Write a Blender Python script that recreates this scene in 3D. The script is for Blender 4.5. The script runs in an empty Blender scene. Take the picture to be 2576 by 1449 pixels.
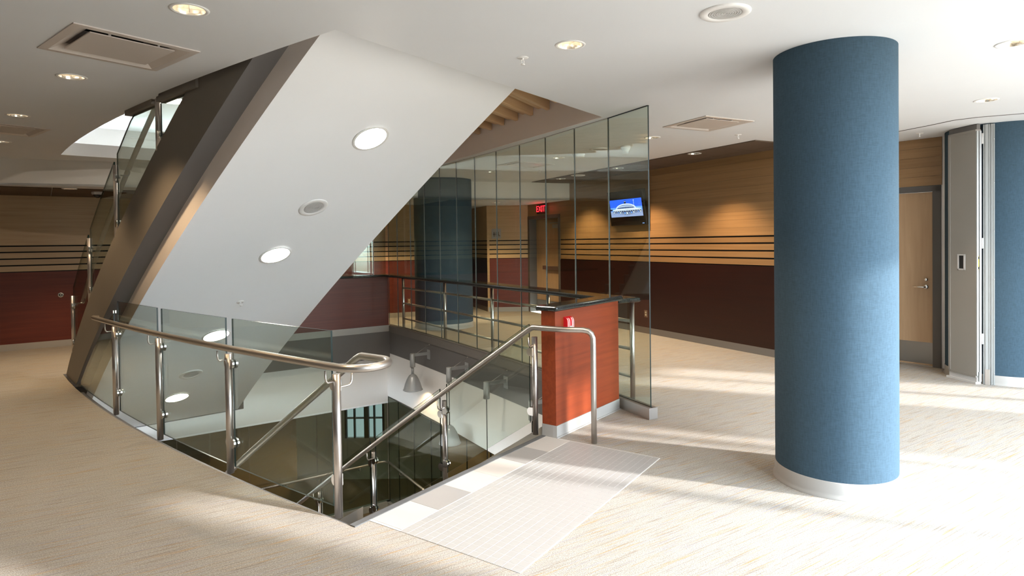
import bpy, bmesh, math, random
from mathutils import Vector, Matrix
from mathutils.geometry import delaunay_2d_cdt
random.seed(7)
SC = bpy.context.scene
COL = SC.collection
PI = math.pi
rad = math.radians

# ------------------------------------------------------------------ camera, light, exposure
H = 1.55                                   # eye height above the carpet
def make_camera():
    f, cy = 1576.97, 635.70
    pit, rol = 0.0166627, 0.0130913
    cp, sp, cr, sr = math.cos(pit), math.sin(pit), math.cos(rol), math.sin(rol)
    fwd = Vector((0, cp, -sp)); dn = Vector((0, -sp, -cp)); rt = Vector((1, 0, 0))
    r2 = cr*rt + sr*dn
    d2 = -sr*rt + cr*dn
    cam = bpy.data.cameras.new('camera')
    cam.sensor_width = 36.0
    cam.lens = f/2576*36.0
    cam.shift_y = (cy - 724.5)/2576
    cam.clip_start = 0.05
    o = bpy.data.objects.new('camera', cam)
    m = Matrix.Identity(4)
    for i in range(3):
        m[i][0] = r2[i]; m[i][1] = -d2[i]; m[i][2] = -fwd[i]
    m[0][3], m[1][3], m[2][3] = 0, 0, H
    o.matrix_world = m
    COL.objects.link(o)
    SC.camera = o
make_camera()

world = bpy.data.worlds.new('sky'); SC.world = world
world.use_nodes = True
def make_sky():                            # pale bright sky above, sunlit paving and lawns below the horizon
    nt = world.node_tree; bg = nt.nodes['Background']
    tc = nt.nodes.new('ShaderNodeTexCoord'); sx = nt.nodes.new('ShaderNodeSeparateXYZ'); r = nt.nodes.new('ShaderNodeValToRGB')
    ad = nt.nodes.new('ShaderNodeMath'); ad.operation = 'MULTIPLY_ADD'; ad.inputs[1].default_value = 0.5; ad.inputs[2].default_value = 0.5
    nt.links.new(tc.outputs['Generated'], sx.inputs[0]); nt.links.new(sx.outputs['Z'], ad.inputs[0]); nt.links.new(ad.outputs[0], r.inputs['Fac'])
    e = r.color_ramp.elements
    e[0].position = 0.48; e[0].color = (0.22, 0.21, 0.19, 1)
    e[1].position = 0.52; e[1].color = (0.76, 0.89, 1.0, 1)
    nt.links.new(r.outputs['Color'], bg.inputs[0])
    bg.inputs[1].default_value = SKY
SKY = 13.0
make_sky()

SUN_AZ, SUN_EL = rad(-68.0), rad(22.8)
sl = bpy.data.lights.new('sun', 'SUN'); sl.energy = 4.6; sl.angle = rad(2.0); sl.color = (1.0, 0.97, 0.94)
so = bpy.data.objects.new('sun', sl); COL.objects.link(so)
_d = Vector((math.sin(SUN_AZ)*math.cos(SUN_EL), math.cos(SUN_AZ)*math.cos(SUN_EL), -math.sin(SUN_EL)))
so.rotation_euler = _d.to_track_quat('-Z', 'Y').to_euler()
so.location = (9, -4, 6)

SPOT_W = 36.0                              # one ceiling downlight
WARM = (1.0, 0.70, 0.40)

vs = SC.view_settings
vs.view_transform = 'Standard'; vs.look = 'None'; vs.exposure = 1.25; vs.gamma = 1.0
vs.use_curve_mapping = False
cy_ = SC.cycles
cy_.use_denoising = True
cy_.max_bounces = 10; cy_.diffuse_bounces = 5; cy_.glossy_bounces = 5
cy_.transmission_bounces = 8; cy_.transparent_max_bounces = 24
cy_.sample_clamp_indirect = 6.0
cy_.caustics_reflective = False; cy_.caustics_refractive = False

# ------------------------------------------------------------------ materials
def new_mat(name):
    m = bpy.data.materials.new(name); m.use_nodes = True
    nt = m.node_tree
    return m, nt, nt.nodes['Principled BSDF']
def N(nt, typ, **kw):
    n = nt.nodes.new(typ)
    for k, v in kw.items(): setattr(n, k, v)
    return n
def ramp(nt, stops):
    r = N(nt, 'ShaderNodeValToRGB')
    el = r.color_ramp.elements
    while len(el) < len(stops): el.new(0.5)
    for e, (p, c) in zip(el, stops):
        e.position = p; e.color = (*c, 1)
    return r
def plain(name, c, rough=0.5, metal=0.0, spec=0.5, bump=0.0, bscale=200.0, var=0.0):
    m, nt, b = new_mat(name)
    b.inputs['Roughness'].default_value = rough
    b.inputs['Metallic'].default_value = metal
    b.inputs['Specular IOR Level'].default_value = spec
    tc = N(nt, 'ShaderNodeTexCoord')
    nz = N(nt, 'ShaderNodeTexNoise'); nz.inputs['Scale'].default_value = 1.7; nz.inputs['Detail'].default_value = 4
    nt.links.new(tc.outputs['Object'], nz.inputs['Vector'])
    lo = tuple(x*(1-var) for x in c); hi = tuple(min(1, x*(1+var)) for x in c)
    r = ramp(nt, [(0.3, lo), (0.7, hi)])
    nt.links.new(nz.outputs['Fac'], r.inputs['Fac'])
    nt.links.new(r.outputs['Color'], b.inputs['Base Color'])
    if bump:
        n2 = N(nt, 'ShaderNodeTexNoise'); n2.inputs['Scale'].default_value = bscale
        nt.links.new(tc.outputs['Object'], n2.inputs['Vector'])
        bp = N(nt, 'ShaderNodeBump'); bp.inputs['Strength'].default_value = bump; bp.inputs['Distance'].default_value = 0.002
        nt.links.new(n2.outputs['Fac'], bp.inputs['Height']); nt.links.new(bp.outputs['Normal'], b.inputs['Normal'])
    return m
def emis(name, c, s):
    m, nt, b = new_mat(name)
    b.inputs['Base Color'].default_value = (0.02, 0.02, 0.02, 1)
    b.inputs['Emission Color'].default_value = (*c, 1); b.inputs['Emission Strength'].default_value = s
    return m
def wood(name, cols, ang, rough=0.35, spec=0.5, grain=26.0, along=0.7, vert=False):
    """veneer: streaks run along plan direction `ang` (radians), or vertical"""
    m, nt, b = new_mat(name)
    tc = N(nt, 'ShaderNodeTexCoord')
    mp = N(nt, 'ShaderNodeMapping')
    mp.inputs['Rotation'].default_value = (0, 0, -ang)
    nt.links.new(tc.outputs['Object'], mp.inputs['Vector'])
    ms = N(nt, 'ShaderNodeMapping')
    ms.inputs['Scale'].default_value = (grain, grain, along) if vert else (along, grain, grain)
    nt.links.new(mp.outputs['Vector'], ms.inputs['Vector'])
    nz = N(nt, 'ShaderNodeTexNoise'); nz.inputs['Scale'].default_value = 1.0; nz.inputs['Detail'].default_value = 6; nz.inputs['Roughness'].default_value = 0.6
    nz.inputs['Distortion'].default_value = 0.4
    nt.links.new(ms.outputs['Vector'], nz.inputs['Vector'])
    r = ramp(nt, [(0.25, cols[0]), (0.5, cols[1]), (0.75, cols[2])])
    nt.links.new(nz.outputs['Fac'], r.inputs['Fac'])
    oi = N(nt, 'ShaderNodeObjectInfo')
    hs = N(nt, 'ShaderNodeHueSaturation')
    mr = N(nt, 'ShaderNodeMapRange'); mr.inputs['To Min'].default_value = 0.88; mr.inputs['To Max'].default_value = 1.1
    nt.links.new(oi.outputs['Random'], mr.inputs['Value']); nt.links.new(mr.outputs['Result'], hs.inputs['Value'])
    nt.links.new(r.outputs['Color'], hs.inputs['Color'])
    nt.links.new(hs.outputs['Color'], b.inputs['Base Color'])
    b.inputs['Roughness'].default_value = rough; b.inputs['Specular IOR Level'].default_value = spec
    return m
def carpet(name, base, dark, warm, blue, ang):
    m, nt, b = new_mat(name)
    tc = N(nt, 'ShaderNodeTexCoord')
    mp = N(nt, 'ShaderNodeMapping'); mp.inputs['Rotation'].default_value = (0, 0, -ang)
    nt.links.new(tc.outputs['Object'], mp.inputs['Vector'])
    def streak(al, ac, off, stops):
        ms = N(nt, 'ShaderNodeMapping'); ms.inputs['Scale'].default_value = (al, ac, 1); ms.inputs['Location'].default_value = (off, off*1.7, 0)
        nt.links.new(mp.outputs['Vector'], ms.inputs['Vector'])
        nz = N(nt, 'ShaderNodeTexNoise'); nz.inputs['Scale'].default_value = 1; nz.inputs['Detail'].default_value = 2.5; nz.inputs['Roughness'].default_value = 0.65
        nt.links.new(ms.outputs['Vector'], nz.inputs['Vector'])
        r = ramp(nt, stops); nt.links.new(nz.outputs['Fac'], r.inputs['Fac'])
        return r.outputs['Color']
    W0, W1 = (0, 0, 0), (1, 1, 1)
    f1 = streak(2.6, 120, 0, [(0.56, W0), (0.62, W1)])
    f2 = streak(2.0, 110, 9, [(0.60, W0), (0.64, W1)])
    f3 = streak(2.3, 115, 21, [(0.59, W0), (0.64, W1)])
    fine = N(nt, 'ShaderNodeTexNoise'); fine.inputs['Scale'].default_value = 150; fine.inputs['Detail'].default_value = 3
    nt.links.new(tc.outputs['Object'], fine.inputs['Vector'])
    r0 = ramp(nt, [(0.3, tuple(x*0.66 for x in base)), (0.7, tuple(min(1, x*1.25) for x in base))])
    nt.links.new(fine.outputs['Fac'], r0.inputs['Fac'])
    cur = r0.outputs['Color']
    for fac, c, k in ((f1, dark, 0.6), (f2, warm, 0.8), (f3, blue, 0.7)):
        mx = N(nt, 'ShaderNodeMix', data_type='RGBA')
        mul = N(nt, 'ShaderNodeMath', operation='MULTIPLY'); mul.inputs[1].default_value = k
        nt.links.new(fac, mul.inputs[0]); nt.links.new(mul.outputs[0], mx.inputs[0])
        nt.links.new(cur, mx.inputs[6]); mx.inputs[7].default_value = (*c, 1)
        cur = mx.outputs[2]
    nt.links.new(cur, b.inputs['Base Color'])
    b.inputs['Roughness'].default_value = 0.95; b.inputs['Specular IOR Level'].default_value = 0.1
    n2 = N(nt, 'ShaderNodeTexNoise'); n2.inputs['Scale'].default_value = 260; n2.inputs['Detail'].default_value = 2
    nt.links.new(tc.outputs['Object'], n2.inputs['Vector'])
    bp = N(nt, 'ShaderNodeBump'); bp.inputs['Strength'].default_value = 0.5; bp.inputs['Distance'].default_value = 0.004
    nt.links.new(n2.outputs['Fac'], bp.inputs['Height']); nt.links.new(bp.outputs['Normal'], b.inputs['Normal'])
    return m
def glass(name, tint, refl=1.0):
    m = bpy.data.materials.new(name); m.use_nodes = True
    nt = m.node_tree
    for n in list(nt.nodes): nt.nodes.remove(n)
    out = N(nt, 'ShaderNodeOutputMaterial')
    tr = N(nt, 'ShaderNodeBsdfTransparent'); tr.inputs[0].default_value = (*tint, 1)
    gl = N(nt, 'ShaderNodeBsdfGlossy'); gl.inputs['Roughness'].default_value = 0.0; gl.inputs[0].default_value = (0.95*refl, 1.0*refl, 0.97*refl, 1)
    fr = N(nt, 'ShaderNodeFresnel'); fr.inputs['IOR'].default_value = 1.5
    # same reflectance on both faces of the pane
    lw = N(nt, 'ShaderNodeLayerWeight'); lw.inputs['Blend'].default_value = 0.5
    pw = N(nt, 'ShaderNodeMath', operation='POWER'); pw.inputs[1].default_value = 5.0
    ma = N(nt, 'ShaderNodeMath', operation='MULTIPLY_ADD'); ma.inputs[1].default_value = 0.9; ma.inputs[2].default_value = 0.055
    nt.nodes.remove(fr)
    nt.links.new(lw.outputs['Facing'], pw.inputs[0]); nt.links.new(pw.outputs[0], ma.inputs[0])
    mx = N(nt, 'ShaderNodeMixShader')
    nt.links.new(ma.outputs[0], mx.inputs[0]); nt.links.new(tr.outputs[0], mx.inputs[1]); nt.links.new(gl.outputs[0], mx.inputs[2])
    nt.links.new(mx.outputs[0], out.inputs['Surface'])
    return m
def brushed(name, c, rough=0.28, vert=False):
    m, nt, b = new_mat(name)
    b.inputs['Metallic'].default_value = 1.0
    tc = N(nt, 'ShaderNodeTexCoord'); mp = N(nt, 'ShaderNodeMapping')
    mp.inputs['Scale'].default_value = (500, 500, 6) if vert else (500, 500, 500)
    nt.links.new(tc.outputs['Object'], mp.inputs['Vector'])
    nz = N(nt, 'ShaderNodeTexNoise'); nz.inputs['Scale'].default_value = 1.0; nz.inputs['Detail'].default_value = 3
    nt.links.new(mp.outputs['Vector'], nz.inputs['Vector'])
    r = ramp(nt, [(0.3, tuple(x*0.97 for x in c)), (0.7, c)]); nt.links.new(nz.outputs['Fac'], r.inputs['Fac'])
    nt.links.new(r.outputs['Color'], b.inputs['Base Color'])
    mr = N(nt, 'ShaderNodeMapRange'); mr.inputs['To Min'].default_value = rough*0.95; mr.inputs['To Max'].default_value = rough*1.05
    nt.links.new(nz.outputs['Fac'], mr.inputs['Value']); nt.links.new(mr.outputs['Result'], b.inputs['Roughness'])
    return m
def granite(name):
    m, nt, b = new_mat(name)
    tc = N(nt, 'ShaderNodeTexCoord')
    v = N(nt, 'ShaderNodeTexNoise'); v.inputs['Scale'].default_value = 330; v.inputs['Detail'].default_value = 2
    nt.links.new(tc.outputs['Object'], v.inputs['Vector'])
    r = ramp(nt, [(0.50, (0.008, 0.009, 0.009)), (0.60, (0.03, 0.034, 0.034)), (0.72, (0.16, 0.17, 0.17))])
    nt.links.new(v.outputs['Fac'], r.inputs['Fac']); nt.links.new(r.outputs['Color'], b.inputs['Base Color'])
    b.inputs['Roughness'].default_value = 0.12
    return m

CARPET_ANG = PI/2 - rad(57)
M = {}
M['carpet'] = carpet('carpet', (0.345, 0.322, 0.288), (0.19, 0.15, 0.115), (0.37, 0.23, 0.10), (0.26, 0.26, 0.31), CARPET_ANG)
M['carpet_low'] = carpet('carpet_lower', (0.34, 0.25, 0.15), (0.20, 0.14, 0.09), (0.40, 0.25, 0.12), (0.22, 0.2, 0.2), CARPET_ANG)
M['ceil'] = plain('ceiling_paint', (0.735, 0.75, 0.765), 0.6, spec=0.25, var=0.01)
M['soffit'] = plain('soffit_paint', (0.89, 0.90, 0.905), 0.42, spec=0.35, var=0.01)
M['fascia'] = plain('fascia_paint', (0.86, 0.79, 0.745), 0.7, spec=0.2, bump=0.15, bscale=60)
M['cream'] = plain('cream_paint', (0.78, 0.75, 0.71), 0.7, spec=0.2, var=0.01)
M['stringer'] = plain('stringer_paint_lit', (0.20, 0.178, 0.152), 0.55, spec=0.3, var=0.03)  # grey paint with the warm light on the web put into its colour
M['stringer_dim'] = plain('stringer_paint_dim', (0.19, 0.18, 0.178), 0.6, spec=0.3, var=0.03)  # same paint, greyer tone stands in for less light on the flange
M['dgrey'] = plain('dark_grey_paint', (0.13, 0.122, 0.115), 0.6, spec=0.3, var=0.02)
M['base'] = plain('grey_cove_base', (0.34, 0.325, 0.305), 0.45, spec=0.4)
M['base_dark'] = plain('dark_cove_base', (0.15, 0.135, 0.12), 0.5, spec=0.3)
M['black'] = plain('black_reveal', (0.008, 0.007, 0.006), 0.6, spec=0.2)
M['browntile'] = plain('brown_ceiling_tile', (0.125, 0.09, 0.066), 0.8, spec=0.1, var=0.04)
A_FAR, A_RIGHT = math.atan2(0.577, 0.817), math.atan2(-0.887, 0.462)
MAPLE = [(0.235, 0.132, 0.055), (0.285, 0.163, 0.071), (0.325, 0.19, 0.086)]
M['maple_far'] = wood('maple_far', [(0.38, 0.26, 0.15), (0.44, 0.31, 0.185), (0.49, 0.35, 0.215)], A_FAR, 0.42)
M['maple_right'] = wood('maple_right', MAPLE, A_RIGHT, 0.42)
M['maple_rest'] = wood('maple_rest', [(0.40, 0.245, 0.115), (0.46, 0.29, 0.14), (0.51, 0.33, 0.17)], 0.0, 0.42)
M['maple_end'] = wood('maple_end', MAPLE, math.atan2(-0.305, 0.244), 0.5)
M['maple_slat'] = wood('maple_slat', [(0.62, 0.40, 0.21), (0.70, 0.47, 0.26), (0.76, 0.53, 0.31)], math.atan2(0.9, 0.44), 0.5, grain=18, along=1.2)
M['maple_door'] = wood('maple_door', [(0.38, 0.235, 0.13), (0.43, 0.275, 0.155), (0.47, 0.31, 0.18)], 0, 0.45, vert=True, grain=22, along=1.4)
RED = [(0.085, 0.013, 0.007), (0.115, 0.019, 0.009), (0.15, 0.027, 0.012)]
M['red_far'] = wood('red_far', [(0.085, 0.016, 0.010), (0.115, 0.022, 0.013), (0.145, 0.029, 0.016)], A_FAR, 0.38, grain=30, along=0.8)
M['red_right_shaded'] = wood('red_right_shaded', [tuple(x*0.15 for x in c) for c in RED], A_RIGHT, 0.38, grain=30, along=0.8)  # RED darkened to stand in for the weak light on these walls
M['red_rest'] = wood('red_rest', RED, 0.0, 0.38, grain=30, along=0.8)
CHERRY = [(0.175, 0.028, 0.007), (0.225, 0.038, 0.010), (0.27, 0.048, 0.012)]
M['cherry'] = wood('cherry', CHERRY, math.atan2(0.796, 0.605), 0.45, spec=0.3, grain=24, along=1.2)
M['granite'] = granite('granite')
M['steel'] = brushed('brushed_steel', (0.60, 0.56, 0.52), 0.36)
M['steel_v'] = brushed('brushed_steel_upright', (0.62, 0.58, 0.55), 0.33, True)
M['kick'] = brushed('kick_plate_steel', (0.30, 0.285, 0.27), 0.4)
M['chrome'] = brushed('polished_steel', (0.80, 0.80, 0.80), 0.1)
M['alu'] = plain('aluminium', (0.36, 0.37, 0.365), 0.5, metal=0.35)
M['lampgrey'] = plain('lamp_grey_metal', (0.36, 0.365, 0.36), 0.42, metal=0.5)
M['glass'] = glass('wall_glass', (0.83, 0.87, 0.825))
M['gglass'] = glass('guard_glass', (0.85, 0.885, 0.85))
M['lglass'] = glass('lower_glass', (0.76, 0.82, 0.77))
M['gedge'] = plain('glass_edge_dark', (0.006, 0.016, 0.014), 0.3, spec=0.25)
M['joint'] = plain('glass_joint', (0.34, 0.35, 0.32), 0.25, spec=0.6)
M['white'] = plain('white_plastic', (0.80, 0.79, 0.77), 0.45)
M['ltgrey'] = plain('light_grey_plastic', (0.55, 0.54, 0.53), 0.5)
M['grill'] = plain('speaker_grill', (0.52, 0.51, 0.495), 0.6)
M['diff'] = plain('diffuser_enamel', (0.62, 0.56, 0.51), 0.3, spec=0.5)
M['dark'] = plain('dark_void', (0.01, 0.01, 0.01), 0.8)
M['refl'] = brushed('lamp_reflector', (0.97, 0.93, 0.86), 0.22)
M['bulb'] = emis('lamp_bulb', (1.0, 0.86, 0.66), 26.0)
M['disc'] = emis('soffit_lamp_disc', (1.0, 0.92, 0.80), 36.0)
M['portal_grey'] = plain('door_frame_grey', (0.105, 0.095, 0.088), 0.5, spec=0.3)
M['panelgrey'] = plain('partition_vinyl', (0.27, 0.25, 0.225), 0.7, spec=0.25, bump=0.2, bscale=300, var=0.02)
M['tile_w'] = plain('tile_cream', (0.46, 0.43, 0.40), 0.4, var=0.02)
M['tile_g'] = plain('tile_grey', (0.285, 0.272, 0.26), 0.45, var=0.04)
M['mosaic'] = plain('mosaic_grey', (0.335, 0.326, 0.316), 0.4, var=0.05)
M['grout'] = plain('grout', (0.58, 0.57, 0.55), 0.8)
M['nosing'] = plain('granite_nosing', (0.10, 0.102, 0.105), 0.35, var=0.25, bump=0.1)
M['redpl'] = plain('red_plastic', (0.55, 0.012, 0.02), 0.25, spec=0.6)
M['tvblack'] = plain('tv_black', (0.012, 0.011, 0.011), 0.2, spec=0.5)
M['yellow'] = plain('yellow_sticker', (0.75, 0.60, 0.03), 0.5)
M['bluefab'] = None
def fabric(name, c):
    m, nt, b = new_mat(name)
    tc = N(nt, 'ShaderNodeTexCoord')
    mp = N(nt, 'ShaderNodeMapping'); mp.inputs['Scale'].default_value = (160, 160, 24)
    nt.links.new(tc.outputs['Object'], mp.inputs['Vector'])
    a = N(nt, 'ShaderNodeTexNoise'); a.inputs['Scale'].default_value = 1; a.inputs['Detail'].default_value = 3
    nt.links.new(mp.outputs['Vector'], a.inputs['Vector'])
    mp2 = N(nt, 'ShaderNodeMapping'); mp2.inputs['Scale'].default_value = (30, 30, 260)
    nt.links.new(tc.outputs['Object'], mp2.inputs['Vector'])
    a2 = N(nt, 'ShaderNodeTexNoise'); a2.inputs['Scale'].default_value = 1; a2.inputs['Detail'].default_value = 3
    nt.links.new(mp2.outputs['Vector'], a2.inputs['Vector'])
    av = N(nt, 'ShaderNodeMath', operation='ADD'); nt.links.new(a.outputs['Fac'], av.inputs[0]); nt.links.new(a2.outputs['Fac'], av.inputs[1])
    dv = N(nt, 'ShaderNodeMath', operation='MULTIPLY'); dv.inputs[1].default_value = 0.5; nt.links.new(av.outputs[0], dv.inputs[0])
    r = ramp(nt, [(0.38, tuple(x*0.87 for x in c)), (0.62, tuple(x*1.13 for x in c))])
    nt.links.new(dv.outputs[0], r.inputs['Fac']); nt.links.new(r.outputs['Color'], b.inputs['Base Color'])
    b.inputs['Roughness'].default_value = 0.9; b.inputs['Specular IOR Level'].default_value = 0.15
    bp = N(nt, 'ShaderNodeBump'); bp.inputs['Strength'].default_value = 0.25; bp.inputs['Distance'].default_value = 0.002
    nt.links.new(dv.outputs[0], bp.inputs['Height']); nt.links.new(bp.outputs['Normal'], b.inputs['Normal'])
    return m
M['bluefab'] = fabric('blue_fabric', (0.043, 0.074, 0.102))

# ------------------------------------------------------------------ mesh helpers
class MB:
    """collects shapes (world coordinates) and links them as ONE mesh object"""
    def __init__(s): s.v = []; s.f = []; s.mi = []; s.sm = []
    def add(s, vs, fs, mi=0, smooth=False):
        o = len(s.v); s.v += [tuple(v) for v in vs]
        for f in fs:
            s.f.append([i+o for i in f]); s.mi.append(mi); s.sm.append(smooth)
        return s
    def frame(s, o, ax, ay, az, mi=0):
        """box from corner o spanned by three vectors"""
        o, ax, ay, az = Vector(o), Vector(ax), Vector(ay), Vector(az)
        P = [o, o+ax, o+ax+ay, o+ay, o+az, o+ax+az, o+ax+ay+az, o+ay+az]
        F = [(0,3,2,1), (4,5,6,7), (0,1,5,4), (1,2,6,5), (2,3,7,6), (3,0,4,7)]
        if ax.cross(ay).dot(az) < 0: F = [tuple(reversed(f)) for f in F]
        return s.add(P, F, mi)
    def box(s, x0, y0, z0, x1, y1, z1, mi=0):
        return s.frame((x0, y0, z0), (x1-x0, 0, 0), (0, y1-y0, 0), (0, 0, z1-z0), mi)
    def prism(s, poly, z0, z1, mi=0, smooth=False):
        n = len(poly)
        a = sum(poly[i][0]*poly[(i+1)%n][1]-poly[(i+1)%n][0]*poly[i][1] for i in range(n))
        if a < 0: poly = list(reversed(poly))
        P = [(x, y, z0) for x, y in poly] + [(x, y, z1) for x, y in poly]
        s.add(P, [list(range(n-1, -1, -1)), list(range(n, 2*n))], mi)
        o = len(s.v)-2*n
        for i in range(n):
            j = (i+1) % n
            s.f.append([o+i, o+j, o+n+j, o+n+i]); s.mi.append(mi); s.sm.append(smooth)
        return s
    def tube(s, pts, r, n=12, mi=0, caps=True):
        pts = [Vector(p) for p in pts]
        T = []
        for i in range(len(pts)):
            a = pts[max(i-1, 0)]; b = pts[min(i+1, len(pts)-1)]
            T.append((b-a).normalized())
        up = Vector((0, 0, 1)) if abs(T[0].z) < 0.9 else Vector((1, 0, 0))
        nrm = (up - T[0]*up.dot(T[0])).normalized()
        V = []; R = r if isinstance(r, (list, tuple)) else [r]*len(pts)
        for i, p in enumerate(pts):
            nrm = (nrm - T[i]*nrm.dot(T[i])).normalized()
            bn = T[i].cross(nrm)
            for k in range(n):
                a = 2*PI*k/n
                V.append(p + (nrm*math.cos(a) + bn*math.sin(a))*R[i])
        F = []
        for i in range(len(pts)-1):
            for k in range(n):
                k2 = (k+1) % n
                F.append((i*n+k, i*n+k2, (i+1)*n+k2, (i+1)*n+k))
        o = len(s.v)
        s.add(V, F, mi, True)
        if caps:
            s.f.append([o+k for k in range(n-1, -1, -1)]); s.mi.append(mi); s.sm.append(False)
            e = o+(len(pts)-1)*n
            s.f.append([e+k for k in range(n)]); s.mi.append(mi); s.sm.append(False)
        return s
    def lathe(s, prof, c=(0, 0, 0), axis=(0, 0, 1), n=24, mi=0, smooth=True):
        """profile of (radius, height) along axis"""
        ax = Vector(axis).normalized(); c = Vector(c)
        u = ax.orthogonal().normalized(); w = ax.cross(u)
        V = []
        for r, h in prof:
            for k in range(n):
                a = 2*PI*k/n
                V.append(c + ax*h + (u*math.cos(a)+w*math.sin(a))*max(r, 1e-4))
        F = []
        for i in range(len(prof)-1):
            for k in range(n):
                k2 = (k+1) % n
                F.append((i*n+k, i*n+k2, (i+1)*n+k2, (i+1)*n+k))
        return s.add(V, F, mi, smooth)
    def build(s, name, mats, parent=None, loc=None):
        if not isinstance(mats, (list, tuple)): mats = [mats]
        me = bpy.data.meshes.new(name)
        org = Vector((0, 0, 0))
        if parent is not None: org = Vector(parent.get('_org', (0, 0, 0)))
        elif loc is not None: org = Vector(loc)
        me.from_pydata([(v[0]-org[0], v[1]-org[1], v[2]-org[2]) for v in s.v], [], s.f)
        for m in mats: me.materials.append(m)
        me.polygons.foreach_set('material_index', s.mi)
        me.polygons.foreach_set('use_smooth', s.sm)
        me.update()
        o = bpy.data.objects.new(name, me); COL.objects.link(o)
        if parent is not None: o.parent = parent
        elif loc is not None: o.location = loc
        o['_org'] = tuple(org)
        return o

def thing(name, label, cat, loc=(0, 0, 0), group=None):
    o = bpy.data.objects.new(name, None); COL.objects.link(o)
    o.location = loc; o['_org'] = tuple(loc); o.empty_display_size = 0.1
    o['label'] = label; o['category'] = cat
    if group: o['group'] = group
    return o
def tag(o, label, cat, group=None):
    o['label'] = label; o['category'] = cat
    if group: o['group'] = group
    return o
def struct(o, label=None, cat=None):
    o['kind'] = 'structure'
    if label: o['label'] = label
    if cat: o['category'] = cat
    return o
def copy_tree(o, parent=None):
    c = o.copy(); COL.objects.link(c)
    if parent is not None: c.parent = parent
    for ch in [x for x in o.children]: copy_tree(ch, c)
    return c
def v2(a): return Vector((a[0], a[1], 0))
def along(p, q, d): # point d metres from p towards q in plan
    p, q = Vector(p[:2]), Vector(q[:2]); return p + (q-p).normalized()*d
def bevel(o, w=0.004, seg=2):
    md = o.modifiers.new('bevel', 'BEVEL'); md.width = w; md.segments = seg; md.limit_method = 'ANGLE'
    return o
def plate(name, outer, holes, z0, z1, mat, parent=None):
    """flat slab with holes"""
    area = lambda L: sum(L[i][0]*L[(i+1) % len(L)][1]-L[(i+1) % len(L)][0]*L[i][1] for i in range(len(L)))
    outer = [tuple(p) for p in outer]
    if area(outer) < 0: outer = outer[::-1]
    hs = [([tuple(p) for p in h] if area(h) < 0 else [tuple(p) for p in h][::-1]) for h in holes]
    vs, fs, k = [], [], 0
    for L in [outer]+hs:
        vs += [Vector(p) for p in L]; fs.append(list(range(k, k+len(L)))); k += len(L)
    ov, oe, of, _, _, _ = delaunay_2d_cdt(vs, [], fs, 2, 1e-5)
    lo, hi = min(z0, z1), max(z0, z1)
    mb = MB(); mb.add([(p[0], p[1], lo) for p in ov], [tuple(reversed(f)) for f in of])
    mb.add([(p[0], p[1], hi) for p in ov], of)
    for L in [outer]+hs:
        n = len(L)
        mb.add([(x, y, lo) for x, y in L]+[(x, y, hi) for x, y in L], [(i, (i+1) % n, n+(i+1) % n, n+i) for i in range(n)])
    return mb.build(name, mat, parent)

# ------------------------------------------------------------------ plan geometry
C = 2.72                                    # ceiling height
RR = 27.0                                   # radius of the curved stair (its left side)
O2 = Vector((-0.93, 3.48)); U2 = Vector((0.5878, 0.8090)); CEN = O2 + U2*RR
TH0 = math.atan2(-U2.x, -U2.y)
def P(q, t):
    """stair coordinates: q metres to the right of the left side, t metres along the arc away from the landing"""
    th = TH0 + t/RR
    return CEN + Vector((math.sin(th), math.cos(th)))*(RR-q)
def P3(q, t, z):
    p = P(q, t); return Vector((p.x, p.y, z))
def UQ(t):   # unit vector to the right
    th = TH0 + t/RR; return Vector((-math.sin(th), -math.cos(th), 0))
def UT(t):   # unit vector away from the landing
    th = TH0 + t/RR; return Vector((math.cos(th), -math.sin(th), 0))
def frange(a, b, n): return [a+(b-a)*i/n for i in range(n+1)]

# glass wall line (joints, near to far) and well corner
GW = [(1.193, 5.440), (0.930, 5.985), (0.660, 6.510), (0.388, 7.045), (0.105, 7.550), (-0.190, 8.055), (-0.495, 8.560), (-0.790, 9.055), (-1.090, 9.545), (-1.395, 10.03), (-1.700, 10.515), (-2.010, 10.985), (-2.230, 11.30)]
GE = Vector((-0.533, 0.846, 0))             # direction of the well's right wall, going away
GN = Vector((-0.846, -0.533, 0))            # its normal, into the well
K0 = Vector((-2.215, 11.20))                # well corner
FH = Vector((-0.817, -0.577, 0))            # far side of the well, going left from the corner
# wood walls
WR = [(0.366, 14.03), (3.62, 7.78)]         # right wood wall: far to near
WF = [(-10.2, 7.68), (-7.74, 9.43), (-3.27, 12.78), (-1.35, 13.67)]
WREST = [(-0.54, 14.04), (0.366, 14.03)]
DW0 = Vector((4.27, 8.318)); DWD = Vector((0.6247, -0.7809))     # door wall: start and direction towards the right
COL3 = (5.35, 6.86); COL3R = 0.505
WIN0, WIN1 = Vector((-3.65, -5.63)), Vector((8.85, 6.35))

# ------------------------------------------------------------------ floor, landing tiles
room = [WIN0[:], WIN1[:], (8.85, 7.4), (5.6, 7.6), (4.27, 8.33), (3.62, 7.78), (0.366, 14.03), (-0.54, 14.04), (-0.98, 15.3), (-1.9, 15.3), (-1.35, 13.67)] + [p for p in reversed(WF[:-1])] + [(-10.2, -5.63)]
room = [tuple(p) for p in room]
E0 = -0.04
fl_hole = [tuple(P(-0.03, t)) for t in frange(E0, 6.25, 12)]
fl_hole += [tuple(P(q, 6.25)) for q in frange(0.4, 2.1, 4)]
far_l = K0 + Vector(FH[:2])*2.75
fl_hole += [tuple(far_l), tuple(K0)]
ins = 0.05
for i in range(len(GW)-2, 0, -1):
    fl_hole.append((GW[i][0]+GN.x*ins, GW[i][1]+GN.y*ins))
fl_hole += [tuple(P(2.95, -0.02)), tuple(P(1.99, -0.02)), tuple(P(1.97, E0))]
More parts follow.
